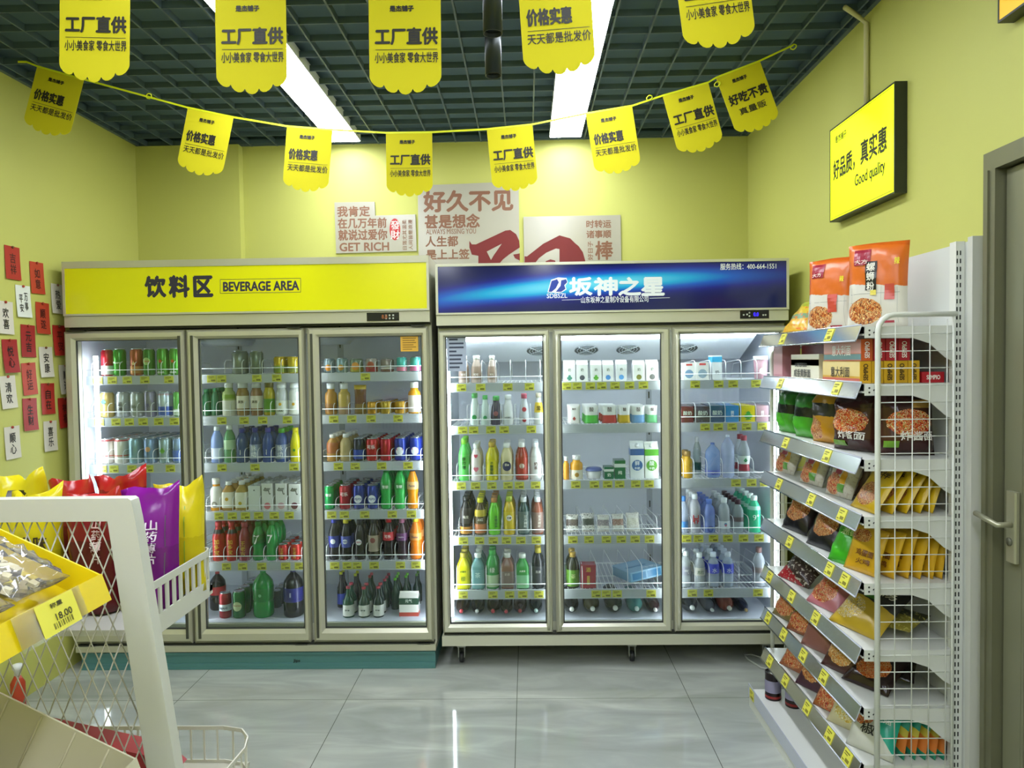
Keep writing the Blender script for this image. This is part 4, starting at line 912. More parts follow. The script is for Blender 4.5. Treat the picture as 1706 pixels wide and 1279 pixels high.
row(c1, 2, 4, [('coke', 556, 20, 862, 'cola bottle with blue cap', '1E1A22', '3A48B8', dict(n=3, b=[(.3, .58, '2E3A98')], t=[('●', 'E8E8F0', .45, .9)])), ('coke', 576, 19, 863, 'cola bottle with yellow cap', '1E1A1C', 'D8CC2A', dict(n=3, b=[(.3, .58, '4A54A8')], t=[('●', 'E8E8F0', .45, .9), ('PEPSI', '2A3490', .45, .8)])), ('coke', 599, 20, 865, 'cola bottle with black cap', '18141A', '20202A', dict(n=4, t=[('●', 'E8E8F0', .45, 1.0), ('PEPSI', 'B03038', .45, .8)])), ('coke', 622, 20, 863, 'dark bottle with beige label', '2A2420', '2A2A2C', dict(n=4, b=[(.2, .60, 'A89888')], t=[('●', '8A4A48', .48, .9)])), ('coke', 647, 20, 861, 'cola bottle with red cap', '1A1012', 'C02430', dict(n=4, b=[(.46, .66, 'C02430')], t=[('可乐', 'F4F4F4', .56, 1.1)])), ('coke', 669, 19, 862, 'grape soda bottle', '2E1A2A', '9A5A80', dict(n=4, b=[(.46, .64, '6A3A70')], t=[('FANTA', 'F0E8F0', .55, 1.0)])), ('coke', 692, 20, 860, 'orange soda bottle', 'E07818', 'E0D428', dict(n=3, b=[(.46, .62, 'E09A50')], t=[('Fanta', '303A60', .54, 1.0)]))], CY, (554, 575, 590, 620, 664, 690), dh=.085)
sj = dict(n=2, b=[(.06, .42, 'E4E4DC')], t=[('참이슬', '2A4A38', .26, .8)])
row(c1, 2, 5, [('soju', 580, 19, 976, 'green soju bottle', '1A4A34', 'B8485A', dict(sj)), ('soju', 606, 19, 977, 'white label soju bottle', '163E2E', 'C04A5A', dict(sj)), ('soju', 630, 18, 976, 'dark green soju bottle', '122E24', 'C04A5A', dict(sj)), ('gable', 682, 32, 984, 'white green strawberry carton', 'E4E2DC', 0, dict(dp=.6, b=[(.62, .96, '2A4A3A'), (.0, .22, 'C0483A')], t=[('元气', 'E8ECE8', .66, .7)])),
   ('soju', 568, 14, 952, 'yellow capped bottle', '24242A', 'D0D028', dict(back=1, dy=.16, b=[(.1, .4, '3A4AB0')], n=2)), ('soju', 592, 14, 955, 'yellow capped dark bottle', '1E2420', 'C8CC28', dict(back=1, dy=.18, n=2)), ('soju', 616, 14, 958, 'red capped green bottle', '1A3A2C', 'B04A58', dict(back=1, dy=.16, n=2)), ('soju', 641, 15, 964, 'pink capped green bottle', '163A2A', 'C0505E', dict(back=1, dy=.15, n=3)), ('soju', 658, 14, 962, 'green capped soju bottle', '183A2A', '6AB83A', dict(back=1, dy=.12, n=3)), ('soju', 676, 13, 958, 'lime capped soju bottle', '16382A', '70C040', dict(back=1, dy=.18, n=2)), ('soju', 694, 13, 955, 'olive capped soju bottle', '142E24', '4A7A30', dict(back=1, dy=.2, n=2))], CY, noshelf=True)
# ---- blue-topped cooler, left door
cho = dict(n=2, b=[(.12, .6, '8A7468')], t=[('可可', 'F0E8E0', .3, .9)])
row(c2, 0, 0, [('milk', 772, 17, 592, 'cocoa milk bottle', 'B4A094', 'ECEAE6', dict(cho)), ('milk', 793, 18, 592, 'mocha milk bottle', 'A8968C', 'ECEAE6', dict(cho)), ('milk', 819, 15, 592, 'slim cocoa bottle', 'B0A098', 'ECEAE6', dict(cho))], CB, (771, 803, 848, 884), dh=.115, divs=(755, 781, 806, 829, 853, 878, 902))
row(c2, 0, 1, [('milk', 790, 15, 655, 'white green-cap bottle', 'D0DCD8', '5AB868', dict(n=2, t=[('●', '2E9A58', .25, 1.1)])), ('milk', 808, 15, 658, 'mint yogurt bottle', 'C8D8D4', '5AB868', dict(t=[('●', '3A9A68', .25, .9)])), ('milk', 826, 18, 660, 'dark plum bottle', '3A3450', '4AA85A', dict(n=2, t=[('●', '8A4A5A', .4, .9)])), ('milk', 846, 19, 658, 'white yogurt bottle', 'DCDEE0', 'ECEEF0', dict(n=2, t=[('HAIBO', '5A6068', .25, 1.2)])), ('milk', 873, 17, 656, 'clear bottle with red fruit', 'C4C8D0', 'B8506A', dict(n=2, t=[('●', 'B83048', .5, .9), ('●', 'B83048', .15, .8)])), ('milk', 897, 16, 654, 'yellow and white bottle', 'C8CCCC', 'D0C8B0', dict(b=[(.38, .7, 'D8B838')], t=[('爱', K_, .52, .9)]))], CB, (772, 790, 819, 841, 886), dh=.105)
row(c2, 0, 2, [('pet', 773, 20, 730, 'bright green tea bottle', '5AC85A', '7AC838', dict(n=3, b=[(.05, .62, '62C85E')], t=[('康师傅', '1E4A1E', .42, .7, 'v')])), ('pet', 793, 20, 738, 'white pink bottle', 'E4D8D8', 'ECECEC', dict(n=3, t=[('♥', 'C83A58', .66, .7), ('♥', 'D86A80', .3, .9)])), ('tea', 819, 21, 736, 'yellow tea bottle', 'CCC01C', 'B8983A', dict(n=3, b=[(.06, .52, 'D0C420')], t=[('冰糖雪梨', '1E5A2A', .33, .5, 'v')])), ('tea', 844, 21, 737, 'cream bottle with navy oval', 'D4C8A0', 'E8E8E8', dict(n=3, t=[('●', '2E305A', .38, 1.5), ('茶π', 'E8E0D0', .42, .7)])), ('tea', 869, 21, 736, 'red tea bottle', '9A2E24', 'ECECEC', dict(n=3, b=[(.06, .6, 'A8342A')], t=[('●', 'E8E0D4', .38, .8), ('红茶', '8A2A20', .38, .4, 'v')])), ('tea', 892, 20, 736, 'white tea bottle', 'D0D0D0', 'E4E8F0', dict(n=3, b=[(.06, .6, 'DCDCDC')], t=[('奶茶', '5A2A28', .38, .6, 'v')]))], CB, (768, 792, 819, 846, 865, 892), dh=.085)
row(c2, 0, 3, [('tea', 776, 20, 826, 'black label bottle', '26221E', '1E1E1E', dict(n=5, b=[(.3, .7, '3A3430'), (.04, .22, 'C88A38')], t=[('乌龙', 'E8E0D0', .48, 1.0)])), ('tea', 800, 20, 828, 'striped yellow label bottle', '5A4A28', 'D8D02A', dict(n=4, b=[(.05, .3, 'C87A4A'), (.5, .68, 'C8B038')], t=[('冰红', 'F0ECE0', .42, 1.0)])), ('tea', 823, 20, 828, 'lime green tea bottle', '6ACA28', 'B0783A', dict(n=5, t=[('冰糖葫芦', '2A6A1E', .36, .5, 'v', .35)])), ('tea', 848, 20, 826, 'golden yellow tea bottle', 'D4B418', 'B8C83A', dict(n=4, b=[(.05, .6, 'D8BC20')], t=[('●', 'ECE8E0', .45, 1.0), ('柠檬', '4A3418', .45, .7)])), ('tea', 872, 20, 827, 'dark teal tea bottle', '2A4A48', 'E0E4E8', dict(n=5, b=[(.05, .62, '5A6A68')], t=[('东方树叶', 'E4E8E8', .36, .5, 'v', .3)])), ('tea', 895, 20, 827, 'brown tea bottle', '8A4A34', 'E0E4E8', dict(n=4, b=[(.05, .6, '8A7068')], t=[('东方树叶', 'E0D4C8', .36, .5, 'v', .3)]))], CB, (770, 797, 820, 842, 866, 892), dh=.085)
row(c2, 0, 4, [('tea', 772, 22, 920, 'yellow square bottle', 'CCC818', 'A89A38', dict(sq=6, n=3, b=[(.05, .52, 'D0CC1C')], t=[('柠檬茶', '3A5A18', .5, .9), ('檬', '6A7A20', .3, .7)])), ('tea', 796, 22, 920, 'teal square bottle', '6A9A9C', 'E8ECEC', dict(sq=6, n=3, b=[(.05, .55, '6E9CA0')], t=[('茶', 'C8E0E0', .4, .8)])), ('tea', 820, 22, 915, 'green juice bottle', '3A9A4A', '3AA84A', dict(n=2, b=[(.05, .36, 'B8D0A8'), (.4, .62, '2E8A3E')], t=[('绿', 'E8F0E0', .5, .8)])), ('tea', 845, 22, 920, 'brown square bottle', '8A6050', 'E0E0DC', dict(sq=6, n=2, b=[(.05, .5, '84706C')], t=[('奶茶', 'D8C8C0', .42, .8)])), ('tea', 870, 22, 921, 'green and mint bottle', '3A9A48', 'E8ECE8', dict(sq=5, b=[(.02, .40, '8AC898')], t=[('大麦茶', 'F0F8F0', .52, .9)])), ('tea', 896, 20, 911, 'black bottle with yellow cap', '22242A', 'B8A83A', dict(n=2, b=[(.1, .55, '34363C')], t=[('黑茶', 'B8B8B0', .42, .9)]))], CB, (768, 818, 846, 868, 895), dh=.12)
# middle door
gb = lambda e, c3: dict(dp=.9, t=[('●' if e == 'o' else '♣', c3, .18, .9), ('奶', '5A6A5A', .55, .5)])
row(c2, 1, 0, [('gable', 948, 19, 600, 'milk carton with teal glass', 'E8E8E6', 0, gb('x', '4A8A7A')), ('gable', 969, 19, 600, 'milk carton with dark berries', 'E6E6E4', 0, gb('o', '4A4A5A')), ('gable', 992, 18, 600, 'milk carton with green aloe', 'E8E8E6', 0, gb('x', '5AA83A')), ('gable', 1012, 18, 600, 'milk carton with blue bottle', 'E8E8E8', 0, gb('o', '4A8ACA')), ('gable', 1034, 18, 599, 'milk carton with lilac print', 'E6E6E8', 0, gb('o', '5A9AD8')), ('gable', 1063, 19, 600, 'milk carton with pineapple', 'E8E8E4', 0, gb('o', '7A7A3A')), ('gable', 1085, 20, 599, 'milk carton with coconut', 'E8E8E6', 0, gb('o', '6A6A6A'))], CB, (946, 963, 985, 1004, 1026, 1050, 1073), guard=False, divs=())
pc = lambda c3, t='酸': dict(b=[(.46, 1, 'E2E4E2')], t=[(t, '6A5A5A', .78, .6)])
row(c2, 1, 1, [('pouch', 956, 22, 674, 'white strawberry pouch', 'E0DEDC', 0, dict(n=2, t=[('♣', '9A3A38', .28, .5), ('酸奶', '5A3A3A', .78, .6)])), ('pouch', 985, 25, 675, 'green bottom pouch', '4AB04A', 0, dict(n=3, **pc(0))), ('pouch', 1015, 26, 675, 'red bottom pouch', 'B83A40', 0, dict(n=3, **pc(0))), ('pouch', 1040, 20, 675, 'yellow bottom pouch', 'C0A028', 0, dict(n=2, **pc(0))), ('pouch', 1063, 24, 675, 'blue bottom pouch', '6A9ACA', 0, dict(n=3, **pc(0))), ('pouch', 1086, 18, 675, 'mint bottom pouch', '6ABA80', 0, dict(n=2, **pc(0)))], CB, (), guard=False, divs=())
row(c2, 1, 2, [('wide', 943, 10, 760, 'narrow orange jar', 'D8922A', 'E4E4E4', {}), ('wide', 960, 21, 758, 'orange and cream jar', 'E0A030', 'E4E4E4', dict(b=[(.0, .4, 'E4DCC8')], t=[('●', 'B88A3A', .2, .7)])), ('bowl', 989, 28, 778, 'flat pudding bowl', 'D8D8DC', '5A6AA8', {}), ('box', 1014, 18, 777, 'small green carton', '1E6A4A', 0, dict(n=2, b=[(.62, .82, 'DCE4DC')], t=[('奶', 'E8F0E8', .35, .7)])), ('box', 1032, 21, 766, 'taller green carton', '1C6A46', 0, dict(n=2, b=[(.62, .82, 'DCE4DC')], t=[('纯', 'E8F0E8', .35, .7)])), ('gable', 1060, 24, 734, 'blue milk carton', 'E4E8EC', 'E8ECF0', dict(dp=.8, b=[(.78, 1.0, '3A62A0')], t=[('●', '3A68A8', .36, 1.6), ('鲜', 'F0F4F8', .42, .7), ('牛奶', 'F0F4F8', .28, .8)])), ('gable', 1084, 24, 735, 'green milk carton', 'E4E8E4', 'E8ECE8', dict(dp=.8, b=[(.78, 1.0, '5AA83A')], t=[('●', '5AA03A', .36, 1.6), ('酸', 'F0F8F0', .42, .7), ('牛奶', 'F0F8F0', .28, .8)]))], CB, (959, 990, 1012, 1032, 1059, 1081), guard=False, divs=())
# loose snack packs and wrapped pieces
sh = shelf(c2, 1, 3, (953, 980, 1009, 1034, 1057, 1081), (968, 992, 1016, 1041, 1066, 1091), .5, dh=.085)
zz = c2.levels[3]+.001
for i, (px, w, h, c, lab) in enumerate(((953, 22, .095, '6A5E58', 'black and white frozen snack pack'), (980, 23, .10, '4A5048', 'dark striped frozen snack pack'), (1005, 21, .09, '8A8088', 'clear pack with a purple snack'), (1030, 21, .095, '9A7468', 'clear pack with a red snack'), (1055, 24, .10, 'D0CEC0', 'white crumpled frozen snack pack'))):
    Y = FY+.16; p = at(px, 870, Y); m, fn = bag(w*Y/FPX*.95, h, .028, 40+i, crease=.12)
    o = thing('frozen_snack_pack', f'{lab}, {ORD[i]} from left, fourth shelf, middle door, {CB}', 'snack pack', (p.x, Y, zz), (-.25, 0, (-.1, .1, -.1, .05, .1)[i]), f'frozen snack packs in the {CB}')
    m.build('pack_body', pack_mat([(0, 'D8D6D0'), (.35, c), (.7, 'D4D2CC')], speck='3A3634' if i < 2 else 'B8B0A8'), o)
row(c2, 1, 4, [('pet', 954, 22, 919, 'dark wine bottle with green label', '2A2A1C', 'A88A3A', dict(n=2, b=[(.05, .52, '5A8A2A')], t=[('茶', 'D8E0A0', .35, .7)])), ('box', 979, 26, 938, 'red boxed wine', '98283A', 0, dict(dp=.9, t=[('酒', 'D8B04A', .8, .6), ('▮', 'B8923A', .35, .35)]))], CB, (991, 1008, 1026, 1083), dh=.12, divs=(967, 992, 1017, 1042, 1066, 1091))
Y = FY+.25; p = at(1062, 955, Y)
o = thing('carton_multipack', f'light blue shrink-wrapped multipack lying tilted, fifth shelf, middle door, {CB}', 'carton pack', (p.x, Y, c2.levels[4]+.03), (-.08, -.10, .35), None)
MB().box((-.10, -.11, 0), (.10, .11, .05), bev=.006).build('pack_body', M('7AA8C8', .3), o)
MB().box((-.07, -.02, .0502), (.05, .0, .0508)).box((-.085, -.1105, .008), (-.005, -.1101, .042)).box((.005, -.1105, .008), (.085, -.1101, .042)).build('printed_band', M('3A7AA8', .3), o)
L = MB(); L.text('牛奶', lambda u, v, w=0: Vector((u, v, .051+w)), .04, -.07, .07, None, bold=.0006); L.build('lettering', M('E4ECF2', .4), o)
# right door
row(c2, 2, 0, [('box', 1146, 20, 604, 'small white carton', 'DCDCDA', 0, dict(dp=.9, t=[('●', '6A8AA8', .35, 1.4), ('▬', 'C0484A', .88, 1.0)])), ('box', 1168, 21, 603, 'small cream carton', 'D8D8D4', 0, dict(dp=.9, t=[('●', '8AA0B0', .35, 1.4), ('▬', 'C0484A', .88, 1.0)])), ('box', 1193, 16, 592, 'slim blue-top carton', 'E0E4E6', 0, dict(n=2, b=[(.72, .95, '3AA0CC')], t=[('奶', '6A7078', .3, .8)])), ('cup', 1267, 24, 593, 'pink dessert cup', 'A8808A', 'ECECEC', dict(t=[('●', 'ECE4E4', .35, .9)]))], CB, (1159, 1198, 1222, 1260), dh=.10, divs=(1156, 1181, 1206, 1231, 1257, 1283))
sixp = lambda c3: dict(n=3, dp=1.0, t=[('酸奶', c3, .58, 1.4)])
row(c2, 2, 1, [('box', 1143, 20, 676, 'maroon yogurt box', '6A2E34', 0, sixp('E0E8DC')), ('box', 1168, 22, 676, 'charcoal yogurt box', '4A4650', 0, sixp('D8E4DC')), ('box', 1192, 22, 675, 'slate blue yogurt box', '3E5A7A', 0, sixp('D8E8E0')), ('box', 1217, 21, 675, 'sky blue yogurt box', '3A8AC8', 0, dict(n=3, dp=1.0, t=[('优酸', 'F0F4F8', .5, 1.0, 'r')])), ('box', 1243, 22, 675, 'yellow yogurt box', 'D8C828', 0, dict(n=3, dp=1.0, t=[('♣', '4AA83A', .4, 1.2)])), ('box', 1267, 20, 675, 'rosy yogurt box', 'A88890', 0, dict(n=3, dp=1.0, t=[('优酸', 'F0ECEC', .5, 1.0, 'r')]))], CB, (1175, 1197, 1220, 1244, 1270), dh=.10)
CLR = dict(al=.5)
row(c2, 2, 2, [('wide', 1145, 19, 751, 'yellow juice bottle', 'C89A28', '8A6A30', dict(n=2)), ('pet', 1161, 15, 727, 'clear bottle with dark label', 'A8B8B8', 'E8ECF0', dict(al=.5, dy=.12, b=[(.12, .32, '2A5A58')])), ('big', 1187, 26, 737, 'big blue water bottle', '8AA8E0', '6A86D0', dict(al=.6, b=[(.10, .22, '5A6AC0')], t=[('on', '2A3A98', .14, .8)])), ('big', 1212, 23, 724, 'tall clear water bottle', 'B8C4E8', 'DCE4F4', dict(al=.55)), ('coke', 1239, 20, 725, 'clear bottle with red label', 'B8C0C8', 'A03A48', dict(al=.5, n=2, b=[(.16, .32, 'A83A48'), (.32, .52, 'E0E8E4')], t=[('♣', '2A8A5A', .42, .6)]))], CB, (1226, 1252, 1274), dh=.10)
row(c2, 2, 3, [('pet', 1139, 14, 826, 'clear bottle with blue cap', 'B8C4DC', '3A7AC8', dict(al=.5, b=[(.14, .32, '4A8AD0')])), ('pet', 1157, 20, 822, 'clear bottle with red letters', 'C4C4CC', 'E8ECF0', dict(al=.7, n=3, t=[('H', 'B02830', .38, 1.0), ('n', 'B02830', .30, .6)])), ('pet', 1181, 20, 831, 'blue tinted water bottle', '7A92D8', '6A8AE0', dict(al=.75, n=4, t=[('◎', '2A3A90', .12, 1.0)])), ('pet', 1206, 20, 829, 'clear white-cap bottle', 'C0C8D0', 'ECF0F4', dict(al=.6, n=4, b=[(.12, .34, 'C8D0D8')], t=[('●', '4A8AB8', .25, .5), ('♥', 'C86A8A', .22, .4)])), ('pet', 1229, 19, 832, 'clear bottle with dark cap', 'B0BCC4', '4A2A38', dict(al=.5, n=5, b=[(.34, .48, '5A4A50')])), ('pet', 1256, 21, 825, 'mint green bottle', '3ACA98', 'DCECE8', dict(al=.85, n=5, b=[(.62, .72, 'A8E0D0')], t=[('9°', 'F0FAF6', .42, 1.0)]))], CB, (1143, 1163, 1188, 1212, 1238, 1264), dh=.085)
row(c2, 2, 4, [('pet', 1142, 17, 917, 'clear soda bottle', 'C0C6CC', 'ECF0F4', dict(al=.6, n=2, b=[(.34, .58, '8A8A98')], t=[('气', 'E0E0E0', .45, .9)])), ('pet', 1165, 19, 920, 'clear bottle with green letters', 'C0C6CC', 'ECF0F4', dict(al=.6, n=2, b=[(.34, .58, 'C0BCB4')], t=[('苏打', '4A6A58', .45, 1.2)])), ('pet', 1188, 20, 919, 'blue label water bottle', 'B8C4D8', 'DCE4F4', dict(al=.6, n=5, b=[(.4, .68, '3A4AC0')], t=[('水', 'E0E4F4', .5, .8)])), ('pet', 1212, 20, 919, 'deep blue label water bottle', 'B8C4D8', 'DCE4F4', dict(al=.6, n=5, b=[(.4, .68, '3444C0')], t=[('水', 'E0E4F4', .5, .8)])), ('pet', 1264, 20, 911, 'tall clear bottle with brown label', 'C0C6D0', '7A5A58', dict(al=.5, b=[(.36, .5, '7A6A6C')]))], CB, (1152, 1179, 1262), dh=.12, divs=(1153, 1177, 1201, 1226, 1252, 1277))
for (bay, lst) in ((0, ((768, 1020, 20, 'brown bottle with red cap', '2A1A16', 'B0303C'), (794, 1015, 20, 'dark bottle with white cap', '1E1E1E', 'E4E4E4'), (821, 1019, 20, 'dark olive bottle with red cap', '2A2618', 'C03848'), (843, 1018, 18, 'black bottle with pink cap', '2A2420', 'C84858'), (866, 1010, 20, 'plum bottle with dark red cap', '2E2026', '8A2A3A'), (893, 1007, 20, 'dark bottle with teal white cap', '1A2426', 'B8D0D0'))),
                  (1, ((953, 1016, 24, 'black bottle with white cap', '1E1E20', 'E4E6E4'), (988, 1016, 25, 'olive bottle with white cap', '4A4832', 'E4E6E4'), (1026, 1015, 27, 'dark green bottle with white cap', '34382C', 'E4E6E4'), (1062, 1018, 24, 'teal bottle with pale cap', '4A8A88', 'D0E0E0'), (1093, 1012, 20, 'dark red bottle with white cap', '3A2026', 'DCD8D8'))),
                  (2, ((1155, 1012, 26, 'black bottle with white cap', '22262A', 'E4E6E6'), (1188, 1000, 18, 'grey bottle with pale cap', '5A5E62', 'D8DCDC'), (1217, 1010, 24, 'brown bottle with white cap', '7A4438', 'E4E0DC'), (1245, 1005, 17, 'navy bottle with gold cap', '2A3044', 'B89A6A')))):
    for i, (px, py, w, desc, cb_, cc_) in enumerate(lst): lying(c2, bay, px, py, w, desc, cb_, cc_, CB, i)
# ================================================================== WALL SHELF ON THE RIGHT
GX0, GX1, GY0, GY1 = 1.062, 1.366, 2.284, 3.215
GZ = [at(1440, y, 2.28).z for y in (544, 640, 766, 861, 972, 1083, 1180)]+[.262]
WHT = M('D0D2CA', .4); WH2 = M('C6C9C4', .45)
gs = thing('shelf_unit', 'white metal shelf unit along the right wall, stocked with noodle packs', 'shelf unit', (GX0, GY0, 0))
G = lambda x, y, z: (x-GX0, y-GY0, z)
bp_ = MB().box(G(GX1+.006, GY0-.05, .02), G(XR-.003, GY1, 1.925)); bp_.build('back_panel', WH2, gs)
up = MB()
for y in (GY0-.012, GY1-.03):
    up.box(G(GX1-.022, y, 0), G(GX1+.005, y+.034, 1.928))
    for k in range(74):
        for dx in (.004, .014): up.box(G(GX1-.0225+dx-.002, y-.0006, .06+k*.025), G(GX1-.0225+dx+.002, y, .074+k*.025), 1)
up.build('upright', [WHT, DARK], gs)
MB().box(G(GX1-.01, GY0-.075, 0), G(XR-.004, GY0-.051, 1.934)).build('end_post', M('BCBDB4', .45), gs)
BR = [(GX0+.004, 0), (GX1-.024, 0), (GX1-.024, -.115), (GX1-.05, -.10), (GX1-.10, -.055), (GX1-.15, -.038), (GX0+.004, -.036)]
for i, z in enumerate(GZ):
    last = i == 7
    m = MB().box(G(GX0, GY0, z-.022), G(GX1+.004, GY1, z)).box(G(GX0, GY0, z-.028), G(GX0+.004, GY1, z))
    sh = m.build('shelf', WHT, gs)
    for y in (GY0-.005, GY1+.001):
        b3 = MB().prism([(px-GX0, z+pz) for px, pz in BR], 'y', y-GY0, y-GY0+.004)
        if y < GY0:
            for hx, hz in ((.018, -.012), (.018, -.026)): b3.tube([G(GX0+hx, y-.0005, z+hz), G(GX0+hx, y+.001, z+hz)], .0032, 1, 8)
            b3.tube([G(GX0+.036+.007*math.cos(a), y-.001, z-.024+.007*math.sin(a)) for a in (2.6, 1.9, 1.2, .5, -.2, -.9)], .002, 1, 5)
        b3.build('bracket', [WHT, DARK], sh)
    rl = MB(); P0, P1 = (GX0-.002, z+.006), (GX0-.022, z-.044)
    rl.prism([(P0[0]-GX0, P0[1]), (P0[0]-GX0-.0025, P0[1]), (P1[0]-GX0-.0025, P1[1]), (P1[0]-GX0, P1[1]-.003)], 'y', 0, GY1-GY0)
    rl.tube([G(P1[0]-.002, GY0, P1[1]), G(P1[0]-.002, GY1, P1[1])], .003, seg=6); rl.tube([G(P0[0]-.002, GY0, P0[1]), G(P0[0]-.002, GY1, P0[1])], .003, seg=6)
    rl.build('price_rail', RAILM, sh)
    for y in ((2.95, 2.5), (2.98, 2.44), (2.92, 2.52), (3.0, 2.66, 2.4), (2.88, 2.5, 2.38), (3.12, 2.86, 2.62), (3.14, 2.95, 2.74, 2.55), (3.12, 2.93, 2.7, 2.5, 2.36))[i]:
        t = link('price_tag', TAGME, sh, G(GX0-.0150, y, z-.0185), (math.radians(-21.8), 0, -PI/2)); t.scale = (1.1, 1, 1.2)
bz = .075; BX = GX0-.075
m = MB().box(G(BX, GY0, bz-.02), G(GX1+.004, GY1, bz)).box(G(BX, GY0, .0), G(BX+.012, GY1, bz-.02)).box(G(BX, GY0, 0), G(GX1, GY0+.012, bz-.02))
sb = m.build('base_shelf', WHT, gs)
rl = MB().prism([(BX-GX0-.004, bz+.03), (BX-GX0-.0015, bz+.03), (BX-GX0-.0015, bz-.03), (BX-GX0-.004, bz-.03)], 'y', 0, GY1-GY0); rl.build('price_rail', RAILM, sb)
t = link('price_tag', TAGME, sb, G(BX-.0055, 3.16, bz), (0, 0, -PI/2)); t.scale = (1.1, 1, 1.2)
# wire end guards
def guard(y, zt_):
    g = MB(); x0, x1 = GX0+.036, GX1-.026; R_ = .05
    pts = [(x0, y, .0), (x0, y, zt_-R_)]+[(x0+R_-R_*math.cos(a), y, zt_-R_+R_*math.sin(a)) for a in (PI/8, PI/4, 3*PI/8, PI/2)]+[(x1, y, zt_)]
    g.tube([G(*p) for p in pts], .0085, seg=10); g.tube([G(x1-.008, y, zt_), G(x1-.008, y, .05)], .004, seg=6)
    for k in range(1, 5):
        x = x0+(x1-x0)*k/4.55; g.tube([G(x, y-.002, zt_-.015), G(x, y-.002, .03)], .0017, seg=5)
    k = 0; z = zt_-.06
    while z > .05:
        g.tube([G(x0, y+.001, z), G(x1-.005, y+.001, z)], .0017, seg=5); z -= .0535
    g.build('wire_guard', M('D8DAD2', .4), gs)
guard(GY0-.022, at(1500, 524, GY0-.022).z); guard(GY1+.018, 1.62)
# ---- packs on the shelf
def face_block(m, fn, u0, v0, u1, v1, mi, n=5, lift=.0004):
    vs = [fn(u0+(u1-u0)*i/n, v0+(v1-v0)*j/n, lift) for j in range(n+1) for i in range(n+1)]
    m.add(vs, [(j*(n+1)+i, j*(n+1)+i+1, (j+1)*(n+1)+i+1, (j+1)*(n+1)+i) for j in range(n) for i in range(n)], mi)
SEED = [100]
def snack(loc, w, h, t, rz, tilt, mat, label, cat='noodle pack', name='noodle_pack', texts=(), blocks=(), group=None, crease=.07, pinch=.05, roll=0, base=False, flare=0):
    SEED[0] += 1
    o = thing(name, label, cat, loc, (math.radians(tilt), math.radians(roll), math.radians(rz)), group)
    o.rotation_mode = 'XYZ'
    m, fn = bag(w, h, t, SEED[0], 10, 13, crease=crease, pinch=pinch, base=base, flare=flare)
    R3 = o.rotation_euler.to_matrix(); pts = [R3 @ Vector(v) for v in m.v]
    lx_, hx_ = min(p.x for p in pts), max(p.x for p in pts); ly_ = min(p.y for p in pts); L3 = Vector(loc)
    L3.z -= min(p.z for p in pts)
    if loc[0] > .5:
        if L3.x+hx_ > GX1-.004: L3.x = GX1-.004-hx_
        if L3.x+lx_ < GX0+.002 and hx_-lx_ < .26: L3.x = GX0+.002-lx_
        if L3.y+ly_ < GY0+.004: L3.y = GY0+.004-ly_
    o.location = L3
    m.build('wrapper', mat, o)
    if blocks:
        mats = [M(c, .3) for c, *_ in blocks]; B_ = MB()
        for i, (c, u0, v0, u1, v1) in enumerate(blocks): face_block(B_, fn, (u0-.5)*w, v0*h, (u1-.5)*w, v1*h, i, lift=.0005+.0003*i)
        B_.build('printed_panel', mats, o)
    by = {}
    for s, c, u, v, tw, th, *mode in texts:
        q = by.setdefault(c, MB())
        if mode and mode[0] == 'v': q.vtext(s, fn, (u-.5)*w, v*h, tw*w, th*h/len(s), bold=.0005, lift=.0042)
        else: q.text(s, fn, (u-.5)*w, v*h, tw*w, th*h if th else None, bold=.0005, lift=.0042)
    for c, q in by.items(): q.build('lettering', M(c, .4), o)
    return o
def gz(i): return GZ[i]+.001
def gs_at(i, px, X): return (X, atX(px, 800, X).y, gz(i))
ORB = pack_mat([(0, 'CFCBBE'), (.50, 'D2691E'), (.97, 'C85A18')], (.32, .2, .30, .15), NOODLE, .06)
snack((1.205, 2.49, gz(0)), .195, .295, .055, -42, -4, ORB, 'large orange-topped rice noodle bag with black name strip, nearest on top shelf', 'noodle bag', 'noodle_bag', [('螺蛳粉', 'F0EEE0', .42, .60, .13, .34, 'v'), ('辣', 'F0E020', .85, .76, .08, .08), ('大方', 'F4D8D0', .25, .78, .22, .05)], [('8A9088', .06, .40, .9, .405), ('8A9088', .06, .30, .3, .304), ('8A9088', .08, .12, .084, .48), ('8A9088', .60, .10, .604, .48), ('8A9088', .86, .06, .864, .46), ('A02838', .55, .06, .8, .085), ('9A1C34', .12, .74, .40, .93), ('181410', .33, .44, .52, .78), ('C04A3A', .66, .32, .82, .5), ('D8C84A', .42, .38, .52, .44)], crease=.10)
snack((1.175, 2.80, gz(0)), .19, .285, .055, -52, -4, ORB, 'large orange-topped rice noodle bag, farther from the camera on top shelf', 'noodle bag', 'noodle_bag', [('大方', 'F4D8D0', .25, .78, .22, .05), ('辣', 'F0E020', .80, .70, .08, .08)], [('8A9088', .06, .40, .9, .405), ('8A9088', .06, .30, .3, .304), ('8A9088', .08, .12, .084, .48), ('8A9088', .60, .10, .604, .48), ('8A9088', .86, .06, .864, .46), ('A02838', .55, .06, .8, .085), ('9A1C34', .12, .74, .40, .93), ('C04A3A', .52, .26, .72, .5)], crease=.12)
snack((1.30, 2.70, gz(0)), .17, .27, .04, -50, -2, ORB, 'orange-topped rice noodle bag squeezed between and behind the other two', 'noodle bag', 'noodle_bag', crease=.10)
snack((1.13, 3.06, gz(0)), .16, .20, .05, -70, -42, pack_mat([(0, 'C8A028'), (.35, '6A8A6A'), (.5, 'C8B030'), (.7, '9AA83A')], None, speck='C8701E'), 'yellow and green bag leaning back at the far end of top shelf', 'noodle bag', 'noodle_bag', crease=.12)
